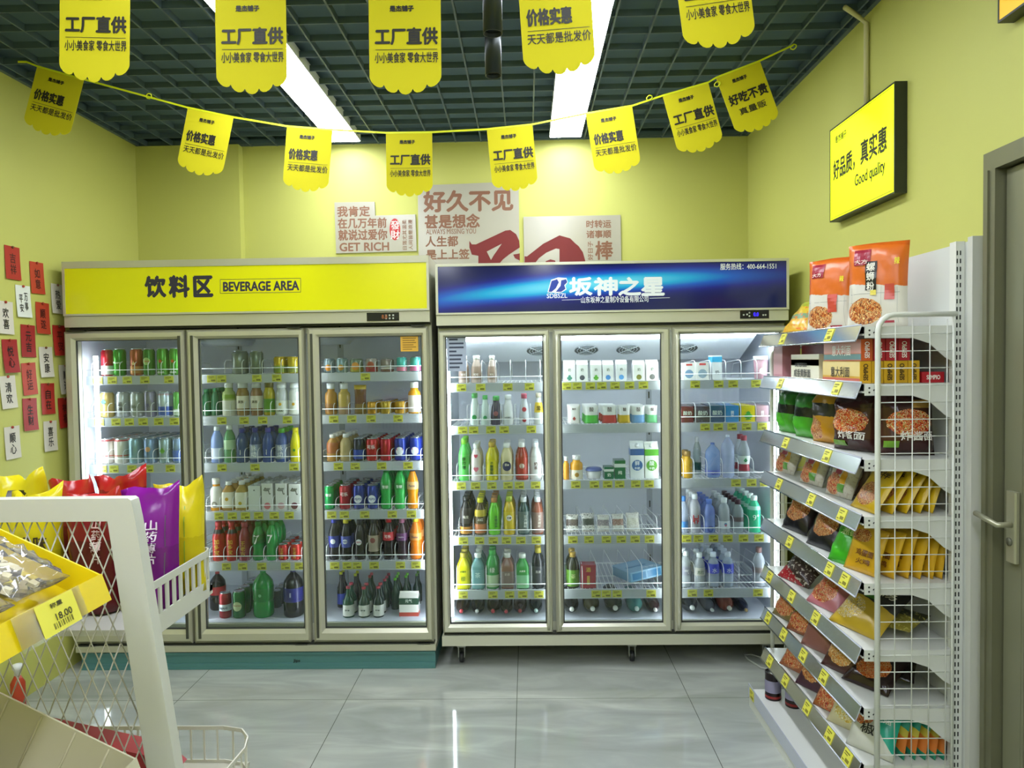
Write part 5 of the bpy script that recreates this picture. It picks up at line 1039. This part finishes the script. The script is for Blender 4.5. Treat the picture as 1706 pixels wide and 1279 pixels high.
def gbox(i, x0, x1, y0, y1, h, col, label, side_text=None, front=None, z_off=0, end_text=None, grp=None, bands=None, tcol='F4ECE0', name='noodle_box'):
    o = thing(name, label, 'box', (x0, y0, gz(i)+z_off), group=grp)
    dx, dy = x1-x0, y1-y0
    m = MB().box((0, 0, 0), (dx, dy, h), bev=.0008); m.build('carton', M(col, .35), o)
    if bands:
        q = MB(); ms = []
        for k, (c, z0, z1) in enumerate(bands): q.box((-.0006, .001, z0*h+.0005), (.0, dy-.001, z1*h-.0005), k); ms.append(M(c, .35))
        q.build('printed_panel', ms, o)
    fe = lambda u, v, w=0: Vector((u, -.0006-w, v)); ff = lambda u, v, w=0: Vector((-.001-w, dy-u, v))
    L = MB()
    if end_text: L.text(end_text, fe, dx/2, h/2, *((dx*.4, h*.74) if h > dx else (dx*.6, h*.4)), bold=.0005, rot=90 if h > dx else 0)
    if front:
        for s, u, v, tw in front: L.text(s, ff, u*dy, v*h, tw*dy, None, bold=.0005)
    if end_text or front: L.build('lettering', M(tcol, .4), o)
    return o
BXN = 'slim pasta boxes stacked on the second shelf'
gbox(1, 1.085, 1.16, 3.06, 3.17, .145, 'B07880', 'pinkish noodle carton at the far end of second shelf', bands=[('C49498', .1, .9)])
gbox(1, 1.15, 1.19, 2.68, 3.02, .135, '7A1824', 'dark red carton standing behind the cream noodle box')
gbox(1, 1.085, 1.125, 2.68, 2.96, .098, 'DCD6BC', 'cream noodle box with black lettering and a sun, second shelf', front=[('咸香黄酥面', .42, .25, .6), ('SALTED EGG', .38, .58, .42)], tcol='2A2418', bands=[('DDD8C2', .02, .98), ('D8B030', .55, .8)])
for k in range(4):
    gbox(1, 1.078+k*.0395, 1.1155+k*.0395, 2.33, 2.62, .0705, ('C85A28', 'B02430', 'B42634', 'AE2230')[k], ('orange-ended slim box, front of the upper row on second shelf', 'red slim box right behind the orange-ended one, upper row', 'third slim box in the upper row, red end', 'rearmost red slim box of the upper row')[k], z_off=.0725, end_text='SEMPIO', grp=BXN, front=[('意大利面', .5, .5, .5)] if k == 0 else None, bands=[('D08A78', .35, .98), ('5A8A88', .05, .33)] if k == 0 else None)
for k in range(5):
    gbox(1, 1.074+k*.0385, 1.1105+k*.0385, 2.33, 2.62, .0715, ('D0A020', 'CCA01E', 'D0A220', 'C89C1C', 'CCA01E')[k], ('yellow slim box with printed front, first of the lower row', 'second yellow slim box end, lower row', 'third yellow slim box end, lower row', 'fourth yellow slim box end, lower row', 'rearmost yellow slim box end, beside the small red box')[k], end_text='SEMPIO', grp=BXN, front=[('意大利面', .5, .5, .5)] if k == 0 else None, bands=[('D8C078', .3, .98), ('C05A48', .02, .22)] if k == 0 else None, tcol='3A2A10')
gbox(1, 1.272, 1.343, 2.33, 2.52, .034, 'B01C28', 'low red box lying alone at the wall end of second shelf', end_text='SEMPIO')
# third shelf: large multi packs
GRN = pack_mat([(0, '4AA82A'), (.42, '1A2018'), (.62, '2A7A2A'), (.85, '1E5A20')]); YBK = pack_mat([(0, 'C89018'), (.5, '2A2A24'), (.74, 'C09018')], (.3, .26, .34, .2)); BRW = pack_mat([(0, '3A1A18'), (.22, '48281E'), (.72, '351618')], (.5, .5, .42, .2), REDDISH, rough=.2)
snack(gs_at(2, 1313, 1.135), .13, .195, .08, -80, -6, GRN, 'green and black noodle multipack at the far end of third shelf', crease=.10)
snack(gs_at(2, 1344, 1.135), .14, .195, .085, -75, -6, GRN, 'second green and black noodle multipack, beside the yellow one', crease=.10)
snack(gs_at(2, 1378, 1.14), .15, .20, .09, -72, -6, YBK, 'yellow and black noodle multipack in the middle of third shelf', crease=.10)
snack(gs_at(2, 1424, 1.135), .17, .205, .10, -62, -6, BRW, 'brown fried-sauce noodle multipack, next to the yellow multipack', texts=[('炸酱面', 'E8E4DC', .6, .26, .55, .13)], crease=.10, blocks=[('6A9A2A', .1, .06, .45, .16)])
snack((1.245, 2.37, gz(2)), .17, .215, .08, -8, -5, BRW, 'brown fried-sauce noodle multipack behind the wire guard', texts=[('炸酱面', 'E8E4DC', .62, .30, .6, .14)], crease=.09, blocks=[('6A9A2A', .04, .12, .3, .22), ('B89048', .55, .72, .9, .84)])
# fourth shelf
WNO = pack_mat([(0, 'C8C4B8')], (.32, .28, .30, .26), REDDISH, speck='B8B0A0'); YLP = pack_mat([(0, 'C8A414'), (.16, 'CFAE18')], (.45, .35, .36, .26))
for k, px in enumerate((1306, 1350, 1396)):
    snack(gs_at(3, px, 1.125), .15, .155, .05, -78, -22, WNO, ('white noodle pack at the far end of fourth shelf', 'white noodle pack with pink name panel, middle of three on fourth shelf', 'white noodle pack with pink name panel, nearest of three on fourth shelf')[k], texts=[('拌面', '2A2020', .42, .78, .3, .22)], blocks=[('B05068', .36, .5, .56, .95), ('D8A028', .6, .3, .8, .8), ('5A9A38', .55, .1, .8, .28)], crease=.10)
snack(gs_at(3, 1424, 1.188), .10, .12, .03, -75, -15, pack_mat([(0, '8A7060')], (.5, .5, .3, .3)), 'small brown pack behind the nearest white noodle pack')
YB5 = 'yellow noodle packs leaning on the fourth shelf'
for k, (x, y, tl) in enumerate(((1.125, 2.375, -34), (1.178, 2.38, -32), (1.226, 2.385, -30), (1.272, 2.39, -27), (1.312, 2.39, -20))):
    snack((x-.02, y, gz(3)), .15, .165, .028, -84, tl, YLP, ('foremost yellow noodle pack leaning back, food picture showing, fourth shelf', 'second yellow noodle pack in the leaning file, fourth shelf', 'third yellow noodle pack in the leaning file, fourth shelf', 'fourth yellow noodle pack in the leaning file, fourth shelf', 'rearmost yellow noodle pack, most upright of the file on fourth shelf')[k], texts=[('香拌', '3A2A18', .6, .8, .5, .16)], blocks=[('2A2418', .05, .86, .5, .90)], group=YB5, crease=.09)
# fifth shelf
BKP = pack_mat([(0, '15151A'), (.30, '2A2024'), (.85, '18181C')], (.5, .55, .40, .33), NOODLE, .2); GRB = pack_mat([(0, '3AA81C'), (.75, '48A830')], None); YL2 = pack_mat([(0, 'C89A18'), (.5, 'D0A41C')], (.35, .78, .3, .14)); BKB = pack_mat([(0, '121416')], speck='24282A')
snack(gs_at(4, 1322, 1.098), .17, .175, .06, -76, -30, BKP, 'black noodle pack with food picture at the far end of fifth shelf', crease=.12)
snack(gs_at(4, 1366, 1.098), .17, .175, .06, -76, -30, BKP, 'second black noodle pack, beside the green pack on fifth shelf', crease=.12)
snack(gs_at(4, 1398, 1.08), .13, .15, .05, -70, -28, GRB, 'bright green noodle pack on fifth shelf', texts=[('葱香', 'D8F0B0', .6, .74, .5, .16)], crease=.10)
YB6 = 'yellow noodle packs leaning on the fifth shelf'
for k, (x, y, tl, rz) in enumerate(((1.105, 2.395, -20, -70), (1.16, 2.385, -18, -76), (1.205, 2.39, -16, -74), (1.245, 2.385, -16, -78), (1.283, 2.385, -14, -76), (1.325, 2.385, -12, -76))):
    snack((x, y, gz(4)), .145, .155, .028, rz, tl, YL2, ('foremost yellow noodle pack with egg picture, in front of the wire guard post, fifth shelf', 'second yellow noodle pack of the file on fifth shelf', 'third yellow noodle pack of the file on fifth shelf', 'fourth yellow noodle pack of the file on fifth shelf', 'fifth yellow noodle pack of the file on fifth shelf', 'rearmost yellow noodle pack of the file on fifth shelf, by the wall')[k], texts=[('鸡蛋面', '6A3A14', .6, .42, .5, .14), ('火鸡', '6A3A14', .6, .24, .4, .12)], group=YB6, crease=.09)
BKG = 'black noodle packs behind the yellow packs on the fifth shelf'
for k, (x, y) in enumerate(((1.205, 2.58), (1.268, 2.58), (1.328, 2.58))):
    snack((x, y, gz(4)), .15, .185, .055, -80, -8, BKB, ('black glossy pack nearest the aisle behind the yellow file on fifth shelf', 'black glossy pack in the middle behind the yellow file on fifth shelf', 'black glossy pack nearest the wall behind the yellow file on fifth shelf')[k], group=BKG, crease=.12)
# sixth shelf
snack(gs_at(5, 1316, 1.086), 0.196, 0.153, .05, -72, -48, pack_mat([(0, '9A1A24'), (.18, '3A2A24'), (.8, '4A3A30')], None, slant=.5, speck='B8B0A4'), 'red and dark brown pack at the far end of sixth shelf', crease=.10)
snack(gs_at(5, 1364, 1.081), 0.172, 0.171, .05, -72, -46, pack_mat([(0, 'B8707A')], (.42, .36, .38, .28), REDDISH), 'pink noodle pack on sixth shelf', crease=.10)
snack(gs_at(5, 1412, 1.086), 0.218, 0.206, .06, -70, -50, pack_mat([(0, 'B89A28'), (.58, '23221E')], (.30, .34, .28, .22), ['B08A20', 'D8B838', 'E8D890', 'E0D8C8', '6A4A20'], .15), 'black and yellow noodle pack with egg picture, nearest on sixth shelf', texts=[('鸡汤', 'D8D4C4', .7, .76, .4, .14)], blocks=[('3A7A20', .40, .60, .62, .74)], crease=.10)
snack((1.195, 2.40, gz(5)+.02), .15, .145, .035, -55, -80, pack_mat([(0, '8A8030'), (.5, '3A3A24')], None, speck='B0A858'), 'dull yellow pack lying flat behind the wire guard on sixth shelf', crease=.10)
# seventh shelf
snack(gs_at(6, 1302, 1.086), 0.138, 0.183, .05, -74, -32, pack_mat([(0, '7A6A3A')], (.5, .45, .5, .4), REDDISH), 'brown mixed noodle pack at the far end of seventh shelf', crease=.10)
snack(gs_at(6, 1324, 1.076), 0.149, 0.195, .05, -66, -32, pack_mat([(0, '8A4A28'), (.4, '4AA02A')], (.5, .24, .4, .2), REDDISH), 'green and red noodle pack on seventh shelf', texts=[('葱', 'E8F0D0', .6, .72, .2, .2)], crease=.10)
snack(gs_at(6, 1350, 1.076), 0.149, 0.201, .05, -66, -30, pack_mat([(0, '8A5A50'), (.4, '5A1828')], None), 'maroon noodle pack between the green and the orange packs, seventh shelf', texts=[('面', 'D8B070', .6, .74, .2, .16)], crease=.10)
snack(gs_at(6, 1390, 1.081), 0.172, 0.189, .055, -66, -36, pack_mat([(0, '4A2A24')], (.45, .5, .42, .4), ['7A4A18', 'C87A28', 'E0B050', 'E8D8A8', '3A1A20']), 'orange noodle picture pack on seventh shelf', crease=.10)
snack((1.13, 2.42, gz(6)+.001), .17, .16, .045, -58, -55, pack_mat([(0, '2A1A18')], (.5, .5, .36, .32), ['8A2A10', 'D85A20', 'E89040', 'F0C080', '5A1810'], rough=.18), 'dark round bowl pack lying back in front of the guard post, seventh shelf', crease=.06)
snack((1.235, 2.43, gz(6)+.022), .17, .155, .045, -35, -70, pack_mat([(0, '1E1412')], (.5, .5, .2, .2), NOODLE, rough=.18), 'dark round bowl pack lying behind the wire guard, seventh shelf', crease=.06)
# eighth shelf
snack(gs_at(7, 1316, 1.086), 0.161, 0.177, .05, -66, -38, pack_mat([(0, '9A5A38'), (.45, '9A1C34')], (.4, .25, .4, .22), REDDISH), 'red noodle pack at the far end of eighth shelf', texts=[('香辣', 'F0E8E0', .55, .66, .5, .18)], crease=.10)
snack(gs_at(7, 1338, 1.071), 0.161, 0.183, .05, -62, -38, pack_mat([(0, '4A2A3A')], (.45, .5, .42, .36), NOODLE), 'purple pack with noodle bowl on eighth shelf', crease=.10)
snack(gs_at(7, 1366, 1.066), 0.149, 0.201, .05, -60, -36, pack_mat([(0, '9A5A28'), (.45, '5AA83A')], (.45, .22, .4, .22), REDDISH), 'green top noodle pack on eighth shelf', crease=.10)
snack(gs_at(7, 1396, 1.071), 0.196, 0.218, .055, -58, -40, pack_mat([(0, 'C8C098'), (.6, '1E5A34')], (.4, .3, .34, .22), ['A88A28', 'D0B850', 'E8E0B0', 'E8E4D4', '3A6A20'], -.2), 'cream and dark green noodle pack on eighth shelf', texts=[('老母鸡', '2A3A20', .5, .52, .6, .14)], crease=.10)
snack(gs_at(7, 1444, 1.098), .155, .17, .05, -52, -30, pack_mat([(0, 'CFCFC4'), (.62, '22A890')], (.25, .66, .26, .2), REDDISH, 1.0), 'white and turquoise pepper noodle pack nearest on eighth shelf', texts=[('椒', '1A1A1A', .45, .42, .3, .2), ('牛油', 'D8F0E8', .72, .66, .3, .08)], crease=.10)
TQ = pack_mat([(0, '1E8A6A'), (.28, 'C8702A'), (.62, 'B8A838'), (.8, '1E8A78')], None, slant=.3)
for k, x in enumerate((1.19, 1.225, 1.258, 1.29, 1.32)):
    snack((x, 2.375, gz(7)), .145, .145, .028, -78, -12, TQ, ('foremost turquoise and orange pack of the file behind the guard, lowest shelf', 'second turquoise and orange pack of the file, lowest shelf', 'third turquoise and orange pack of the file, lowest shelf', 'fourth turquoise and orange pack of the file, lowest shelf', 'rearmost turquoise and orange pack by the wall, lowest shelf')[k], texts=[('椒麻', '2A3A18', .5, .48, .5, .12)], group='turquoise noodle packs on the lowest noodle shelf', crease=.09)
for k, (px, y) in enumerate(((1288, 3.13), (1322, 3.06))):
    p = at(px, 1180, y); h = .118; r = .034
    o = thing('food_can', ('dark food can with lavender label standing at the end of base shelf', 'dark food can behind the front can on base shelf')[k], 'food can', (max(p.x, BX+.045), y, bz+.001), group='dark food cans on the base shelf')
    MB().lathe([(r, 0), (r*1.02, .003), (r, .006), (r, h-.006), (r*1.02, h-.003), (r, h), (r*.94, h), (r*.93, h-.004), (.001, h-.004)], 22).build('can_body', M('241A1C', .25, .3), o)
    MB().lathe([(r+.0006, h*.28), (r+.0006, h*.72)], 22, caps=False).build('label_sleeve', M('8A86A0', .4), o)
    MB().lathe([(r+.0006, h*.07), (r+.0006, h*.16)], 22, caps=False).build('printed_band', M('8A2420', .4), o)
    MB().lathe([(r*.93, h-.0035), (.001, h-.003)], 22).build('can_lid', M('C8CCCE', .25, .9), o)
# power cord on the floor behind the shelf
cpts = [atZ(1300, 1118, .006), atZ(1268, 1112, .006), atZ(1246, 1098, .006), atZ(1240, 1091, .006), atZ(1252, 1090, .006), atZ(1285, 1100, .006), atZ(1305, 1108, .006)]
tag(MB().tube(cpts, .0045, seg=6).build('power_cord', M('A8ACA6', .5)), 'pale power cord looping on the floor between the blue-topped cooler and the shelf', 'cord')
# ================================================================== STANDS ON THE LEFT
WS = M('C6C7BE', .38); WS2 = M('B4B2A4', .45)
SY = 1.40
st = thing('wire_basket_stand', 'white metal stand with diamond mesh end and slotted baskets', 'display stand', (-1.0, SY, 0))
Q = lambda x, y, z: (x+1.0, y-SY, z)
tr_ = at(222, 829, SY); br_ = at(295, 1279, SY); zt_, zb_ = tr_.z, br_.z
sl = (br_.x-tr_.x)/(zt_-zb_)
pxr = lambda z: tr_.x+sl*(zt_-z)
pw = .056; XL2 = -1.42
f = MB(); dpt = .024; bar = at(100, 868, SY).z
def skew(x0t, x1t, zt, x0b, x1b, zb, ya, yb, mi=0):
    f.prism([(x0t+1, zt), (x1t+1, zt), (x1b+1, zb), (x0b+1, zb)], 'y', ya-SY, yb-SY, mi)
f.prism([(x+1, z) for x, z in ((XL2+.02, zt_), (pxr(zt_)-.008, zt_), (pxr(zt_)-.002, zt_-.004), (pxr(zt_), zt_-.012), (pxr(bar), bar), (XL2, bar))], 'y', -.006, dpt)
f.prism([(x+1, z) for x, z in ((pxr(bar)-pw, bar), (pxr(bar), bar), (pxr(0), 0), (pxr(0)-pw-.006, 0))], 'y', -.006, dpt)
f.prism([(x+1, z) for x, z in ((XL2, bar), (XL2+pw, bar), (XL2+pw-.1, 0), (XL2-.1, 0))], 'y', -.006, dpt)
f.build('end_frame', WS, st)
f = MB(); f.prism([(x+1, z) for x, z in ((XL2+.02, zt_), (pxr(zt_), zt_-.006), (pxr(bar), bar), (XL2, bar))], 'y', .31, .33)
f.prism([(x+1, z) for x, z in ((pxr(bar)-pw*.6, .62), (pxr(bar)-.1, .62), (pxr(0)-.02, 0), (pxr(0)-.08, 0))], 'y', .31, .33)
f.prism([(x+1, z) for x, z in ((XL2, bar), (XL2+pw, bar), (XL2+pw-.1, 0), (XL2-.1, 0))], 'y', .31, .33)
f = MB(); f.prism([(x+1, z) for x, z in ((XL2, zt_), (XL2+pw, zt_), (XL2+pw-.1, 0), (XL2-.1, 0))], 'y', .29, .31)
f.build('rear_post', WS, st)
# diamond mesh
mh = MB(); dx, dz = .0305, .0735; z0, z1 = .25, bar+.004; s = dz/dx
def clipline(xa, sgn):
    # x = xa + sgn*(z-z0)/s within the frame
    lo, hi = z0, z1
    n = 60; seg = []
    for k in range(n+1):
        z = z0+(z1-z0)*k/n; x = xa+sgn*(z-z0)/s
        if XL2+.05 < x < pxr(z)-pw+.004: seg.append(z)
    if len(seg) > 1: mh.tube([Q(xa+sgn*(z-z0)/s, SY+.008+.001*sgn, z) for z in (seg[0], seg[-1])], .0016, seg=4)
k = -40
while k < 80:
    clipline(XL2+k*dx, 1); clipline(XL2+k*dx, -1); k += 1
mh.build('mesh_panel', M('B8B6A8', .4, .2), st)
def slot_fence(pts, z0_, z1_, name, base_f=.36, top_f=.14, bw=.0105, pitch=.027, th=.004):
    m = MB(); pts = [Vector((p[0]+1, p[1]-SY, 0)) for p in pts]; H = z1_-z0_
    for a, b2 in zip(pts, pts[1:]):
        d = (b2-a); L = d.length; d.normalize(); nn = Vector((-d.y, d.x, 0))*th/2
        def bar_(s0, s1, za, zb):
            p = [a+d*s0, a+d*s1]
            vs = [q+nn*sg+Vector((0, 0, z)) for q in p for sg in (-1, 1) for z in (za, zb)]
            m.add(vs, [(0, 1, 3, 2), (4, 6, 7, 5), (0, 4, 5, 1), (2, 3, 7, 6), (1, 5, 7, 3), (0, 2, 6, 4)])
        bar_(0, L, z0_, z0_+H*base_f); bar_(0, L, z1_-H*top_f, z1_)
        n = max(1, int(L/pitch))
        for i in range(n): bar_(L*(i+.5)/n-bw/2, L*(i+.5)/n+bw/2, z0_+H*base_f, z1_-H*top_f)
    return m
FB = at(260, 1052, SY+.02).z; FT = at(248, 976, SY+.02).z; XF = at(249, 985, SY+.03).x
bsk = MB().box(Q(-1.38, SY+.03, FB-.012), Q(XF-.003, SY+.325, FB)).box(Q(XF-.02, SY+.03, FB-.02), Q(XF-.003, SY+.325, FB)).build('basket_shelf', WS, st)
rc = [(XF, SY+.026), (XF, SY+.295), (XF-.008, SY+.317), (XF-.028, SY+.328), (-1.38, SY+.33)]
slot_fence(rc, FB-.02, FT, '').build('slotted_fence', WS, bsk)
zr = at(380, 1208, SY+.30).z; XR2 = at(424, 1222, SY+.26).x
bsk2 = MB().box(Q(-1.40, SY+.03, zr-.10), Q(XR2-.03, SY+.30, zr-.09)).build('basket_shelf', WS2, st)
RC2 = rc = [(XR2-.012, SY+.028), (XR2, SY+.20), (XR2-.012, SY+.25), (XR2-.04, SY+.285), (XR2-.09, SY+.298), (-1.40, SY+.30)]
m = slot_fence(rc, zr-.092, zr, '', .10, .10, .004, .032, .003); m.build('slotted_fence', M('C4C2B6', .4), bsk2)
# bags in the upper basket
bz2 = FB+.001
PUR = pack_mat([(0, '6A1272'), (.5, '7A1684')], None, rough=.2); YBG = pack_mat([(0, 'C4B414'), (.5, 'D4C41A')], None, rough=.22); RBG = pack_mat([(0, '5A1014'), (.6, '7A161A'), (.86, 'A8201E')], None, rough=.2)
YAM = '山药薄片'
def stand_bag(px, Y, w, h, t, rz, tilt, mat, label, **kw):
    p = at(px, 1000, Y); return snack((p.x, Y, bz2), w, h, t, rz, tilt, mat, label, 'snack bag', 'snack_bag', base=True, **kw)
stand_bag(253, 1.565, .122, .268, .07, 8, -4, PUR, 'purple yam crisp bag standing in the slotted basket', texts=[(YAM, 'E8D8EC', .60, .55, .20, .36, 'v')], blocks=[('3A8A3A', .16, .78, .34, .83), ('5A5060', .82, .10, .835, .76)], crease=.08, flare=.02)
stand_bag(304, 1.664, .108, .262, .065, 14, -4, YBG, 'yellow yam crisp bag behind the purple bag, at the basket corner', texts=[(YAM, '5A5010', .34, .52, .18, .42, 'v')], blocks=[('5AA02A', .62, .10, .635, .78)], crease=.08, flare=.03)
stand_bag(160, 1.545, .12, .262, .075, 6, -3, RBG, 'dark red yam crisp bag behind the diamond mesh, left of the purple bag', texts=[(YAM, 'D8B8B4', .66, .60, .17, .38, 'v')], blocks=[('C8C4B8', .3, .10, .62, .22), ], crease=.11, flare=.02)
stand_bag(207, 1.672, .118, .285, .07, 0, -2, RBG, 'red bag farther back with its crumpled top fin rising behind the others', crease=.14, flare=.035)
stand_bag(124, 1.672, .118, .275, .07, -6, -2, RBG, 'red bag at the back between the yellow crisp bag and the rearmost red one', crease=.14, flare=.035)
stand_bag(60, 1.545, .12, .265, .075, -4, -3, YBG, 'yellow snack bag with brown print at the left end of the basket', texts=[('这是品味', '3A2A10', .5, .58, .8, .12)], blocks=[('4A1A14', .16, .36, .84, .50)], crease=.13, flare=.03)
stand_bag(40, 1.672, .12, .285, .07, 4, -3, YBG, 'yellow snack bag at the back left corner of the basket, its fin showing', blocks=[('2A2410', .3, .78, .7, .86)], crease=.13, flare=.035)
# red box in the lower basket
pa = at(50, 1204, 1.5); pb = at(272, 1252, 1.5)
o = thing('red_packet', 'long red packet lying aslant in the lower basket behind the mesh', 'packet', ((pa.x+pb.x)/2, 1.515, (pa.z+pb.z)/2-.035), (0, math.atan2(pa.z-pb.z, pb.x-pa.x), 0))
ln_ = (pb-pa).length/2
MB().prism([(-ln_, -.028), (ln_-.02, -.028), (ln_+.03, .0), (ln_-.02, .028), (-ln_, .028)], 'y', -.03, .03).build('packet_body', M('9C1420', .35), o)
MB().tube([(.06, -.0302, 0), (.06, -.032, 0)], .006, seg=12).build('white_dot', M('E0DCD4', .4), o)
# ---- slanted tray rack nearer the camera
rk = thing('tray_rack', 'slanted tray rack at the left edge, nearest the camera', 'display rack', (-1.25, 1.075, 0))
K = lambda x, y, z: (x+1.25, y-1.075, z)
TY0, TY1 = .86, 1.30
c0, c1p = at(167, 956, TY1), at(0, 880, TY1); th_ = math.atan2(c1p.z-c0.z, c0.x-c1p.x)
e0, e1 = at(225, 1262, TY1), at(33, 1168, TY1)
f = MB()
for y in (TY0+.05, TY1-.06):
    f.box(K(-1.27, y-.012, 0), K(-1.24, y+.012, 1.42)); f.box(K(-1.27, y-.012, 0), K(-.85, y+.012, .03))
f.box(K(-1.27, TY0+.05, 1.39), K(-1.24, TY1-.06, 1.42)); f.box(K(-1.27, TY0+.05, .3), K(-1.24, TY1-.06, .33))
f.build('rack_frame', M('B8B6AA', .4), rk)
def tray(cx, cz, ang, ln, wall, col, label, lip=.034, ribs=0):
    """local x runs up the slope away from the lip"""
    o = thing('display_tray', label, 'tray', (cx, (TY0+TY1)/2, cz), (0, 0, 0))
    ca, sa = math.cos(ang), math.sin(ang); hy = (TY1-TY0)/2
    def P(u, v): return (-u*ca-v*sa*0+v*sa, u*sa+v*ca)     # u up-slope (towards -x), v normal to floor
    m = MB()
    fl = [P(0, -wall), P(ln, -wall), P(ln, -wall-.004), P(0, -wall-.004)]
    m.prism(fl, 'y', -hy, hy)
    for ya in (-hy, hy-.004): m.prism([P(0, 0), P(ln, 0), P(ln, -wall-.004), P(0, -wall-.004)], 'y', ya, ya+.004)
    m.prism([P(ln, 0), P(ln+.004, 0), P(ln+.004, -wall-.004), P(ln, -wall-.004)], 'y', -hy, hy)
    a, b2 = P(0, 0), (.017, -lip)
    m.prism([a, (a[0]+.003, a[1]+.001), (b2[0]+.003, b2[1]), b2], 'y', -hy, hy)
    m.prism([b2, (b2[0]+.003, b2[1]), P(0, -wall-.004), P(.006, -wall-.004)], 'y', -hy, hy)
    for k in range(ribs):
        u = ln*(k+.7)/ribs; q0, q1 = P(u, -.004), P(u, -wall)
        m.tube([(q0[0], hy-.005, q0[1]), (q1[0]+.0, hy-.005, q1[1]-.0)], .0022, seg=6)
    m.build('tray_body', M(col, .35), o)
    return o, P, (a, b2)
to, P, (la, lb) = tray(c0.x, c0.z, th_, .44, .052, 'DCC40C', 'yellow slanted tray of clear snack bags with an 18.00 price tag', .048)
lf_ = MB(); hy = (TY1-TY0)/2
def lipq(y0, y1, a0, a1, off, mi, m):
    A = Vector((la[0]+.003, 0, la[1]+.001)); B_ = Vector((lb[0]+.003, 0, lb[1])); n_ = Vector((-(B_-A).z, 0, (B_-A).x)).normalized()
    if n_.x < 0: n_ = -n_
    p = [A+(B_-A)*a0+n_*off, A+(B_-A)*a1+n_*off]
    m.add([Vector((p[0].x, y0, p[0].z)), Vector((p[0].x, y1, p[0].z)), Vector((p[1].x, y1, p[1].z)), Vector((p[1].x, y0, p[1].z))], [(3, 2, 1, 0)], mi)
    return A, B_, n_
m = MB(); A, B_, n_ = lipq(-.02, .145, -.02, 1.1, .0035, 0, m)
m.build('tag_holder', clear_mat('tag_film', 'F4F4F0', 1.4, .1, .10, 'D8D8D8'), to)
m = MB(); ty0, ty1 = .03, .125
lipq(ty0, ty1, .0, 1.05, .0042, 0, m); m.build('price_tag', M('DCD64A', .5), to)
fn = lambda u, v, w=0: A+(B_-A)*(.5-v)+n_*(.0048+w)+Vector((0, u, 0))
L = MB(); yc = (ty0+ty1)/2
L.text('18.00', lambda u, v, w=0: fn(u, v/.040, w), yc+.01, -.0035, .040, .0085, bold=.0003); L.text('称重', lambda u, v, w=0: fn(u, v/.040, w), yc, .012, .03, .006, bold=.0002)
for k in range(22):
    if (k*7) % 5 < 3: L.add([fn(yc-.02+k*.0022, -.24), fn(yc-.02+k*.0022+.0012, -.24), fn(yc-.02+k*.0022+.0012, -.43), fn(yc-.02+k*.0022, -.43)], [(3, 2, 1, 0)])
L.build('tag_lettering', M('3A3814', .6), to)
# clear bags of pale pieces lying in the tray
rr = random.Random(5)
for i, (u, y, rz, lab) in enumerate(((.12, 1.20, 10, 'clear snack bag at the far corner of the yellow tray'), (.115, 1.055, -12, 'clear snack bag beside the price tag in the yellow tray'), (.30, 1.19, 14, 'clear snack bag higher up the yellow tray, at the far end'), (.29, 1.04, 0, 'clear snack bag higher up the yellow tray, at the left picture edge'))):
    q = P(u, -.052+.012); o = thing('clear_snack_bag', lab, 'snack bag', (c0.x+q[0], y, c0.z+q[1]), (0, 0, 0), 'clear snack bags in the yellow tray')
    o.rotation_euler = (0, th_, math.radians(rz*0))
    m, fnb = bag(.135, .17, .055, 60+i, 10, 12, crease=.22)
    # lay the bag flat: local z -> -x, face up
    m.v = [(-(z-.085), x*1.0, -y+.030) for x, y, z in m.v]
    m.build('clear_film', FILM, o)
    pc_ = MB(); cols = ['D8CDA8', 'C8BC94', 'E0DAC0', '8A7A50', '4A4030', 'C8B838']
    for k in range(46):
        a, b2 = rr.uniform(-.055, .055), rr.uniform(-.042, .042); z = .009+rr.uniform(0, .024)*(1-(a/.075)**2)*(1-(b2/.06)**2)
        s1, s2, s3 = (rr.uniform(.004, .009) for _ in range(3)); c_, s_ = math.cos(k), math.sin(k)
        vs = [Vector((a+(x*c_-y*s_), b2+(x*s_+y*c_), z+w)) for w in (-s3*.6, s3*.6) for y in (-s2, s2) for x in (-s1, s1)]
        pc_.add(vs, [(0, 2, 3, 1), (4, 5, 7, 6), (0, 1, 5, 4), (2, 6, 7, 3), (0, 4, 6, 2), (1, 3, 7, 5)], rr.choice((0, 0, 1, 1, 2, 2, 3, 4, 5)))
    so = pc_.build('snack_pieces', [M(c, .5) for c in cols], o); so['kind'] = 'stuff'
ang2 = math.atan2(e1.z-e0.z, e0.x-e1.x)
tray(e0.x, e0.z, ang2, .42, .13, 'C2BDA4', 'cream ribbed tray below the yellow tray, at the bottom left corner', .05, ribs=6)
f = MB()
for y in (TY0+.05, TY1-.06):
    for (cx, cz, an, wl, ln) in ((c0.x, c0.z, th_, .052, .44), (e0.x, e0.z, ang2, .13, .42)):
        pts = []
        for u in (.05, ln-.01):
            q = (-u*math.cos(an)-(wl+.009)*math.sin(an), u*math.sin(an)-(wl+.009)*math.cos(an)); pts.append(K(cx+q[0], y, cz+q[1]))
        pts.append(K(-1.255, y, pts[-1][2]))
        f.tube(pts, .0045, seg=6)
f.build('tray_arm', M('B8B6AA', .4), rk)
# bits by the left wall seen through the mesh
p = atX(30, 1150, XL+.06)
o = thing('cleaner_bottle', 'small red and white bottle on the floor by the left wall, seen through mesh', 'bottle', (XL+.06, p.y, .001))
MB().lathe([(.028, 0), (.03, .004), (.03, .13), (.02, .15), (.012, .165)], 16).build('bottle_body', M('A83A20', .35), o)
MB().lathe([(.013, .165), (.013, .19), (.02, .195), (.02, .215), (.001, .22)], 14).build('bottle_head', M('E0E2DE', .4), o)
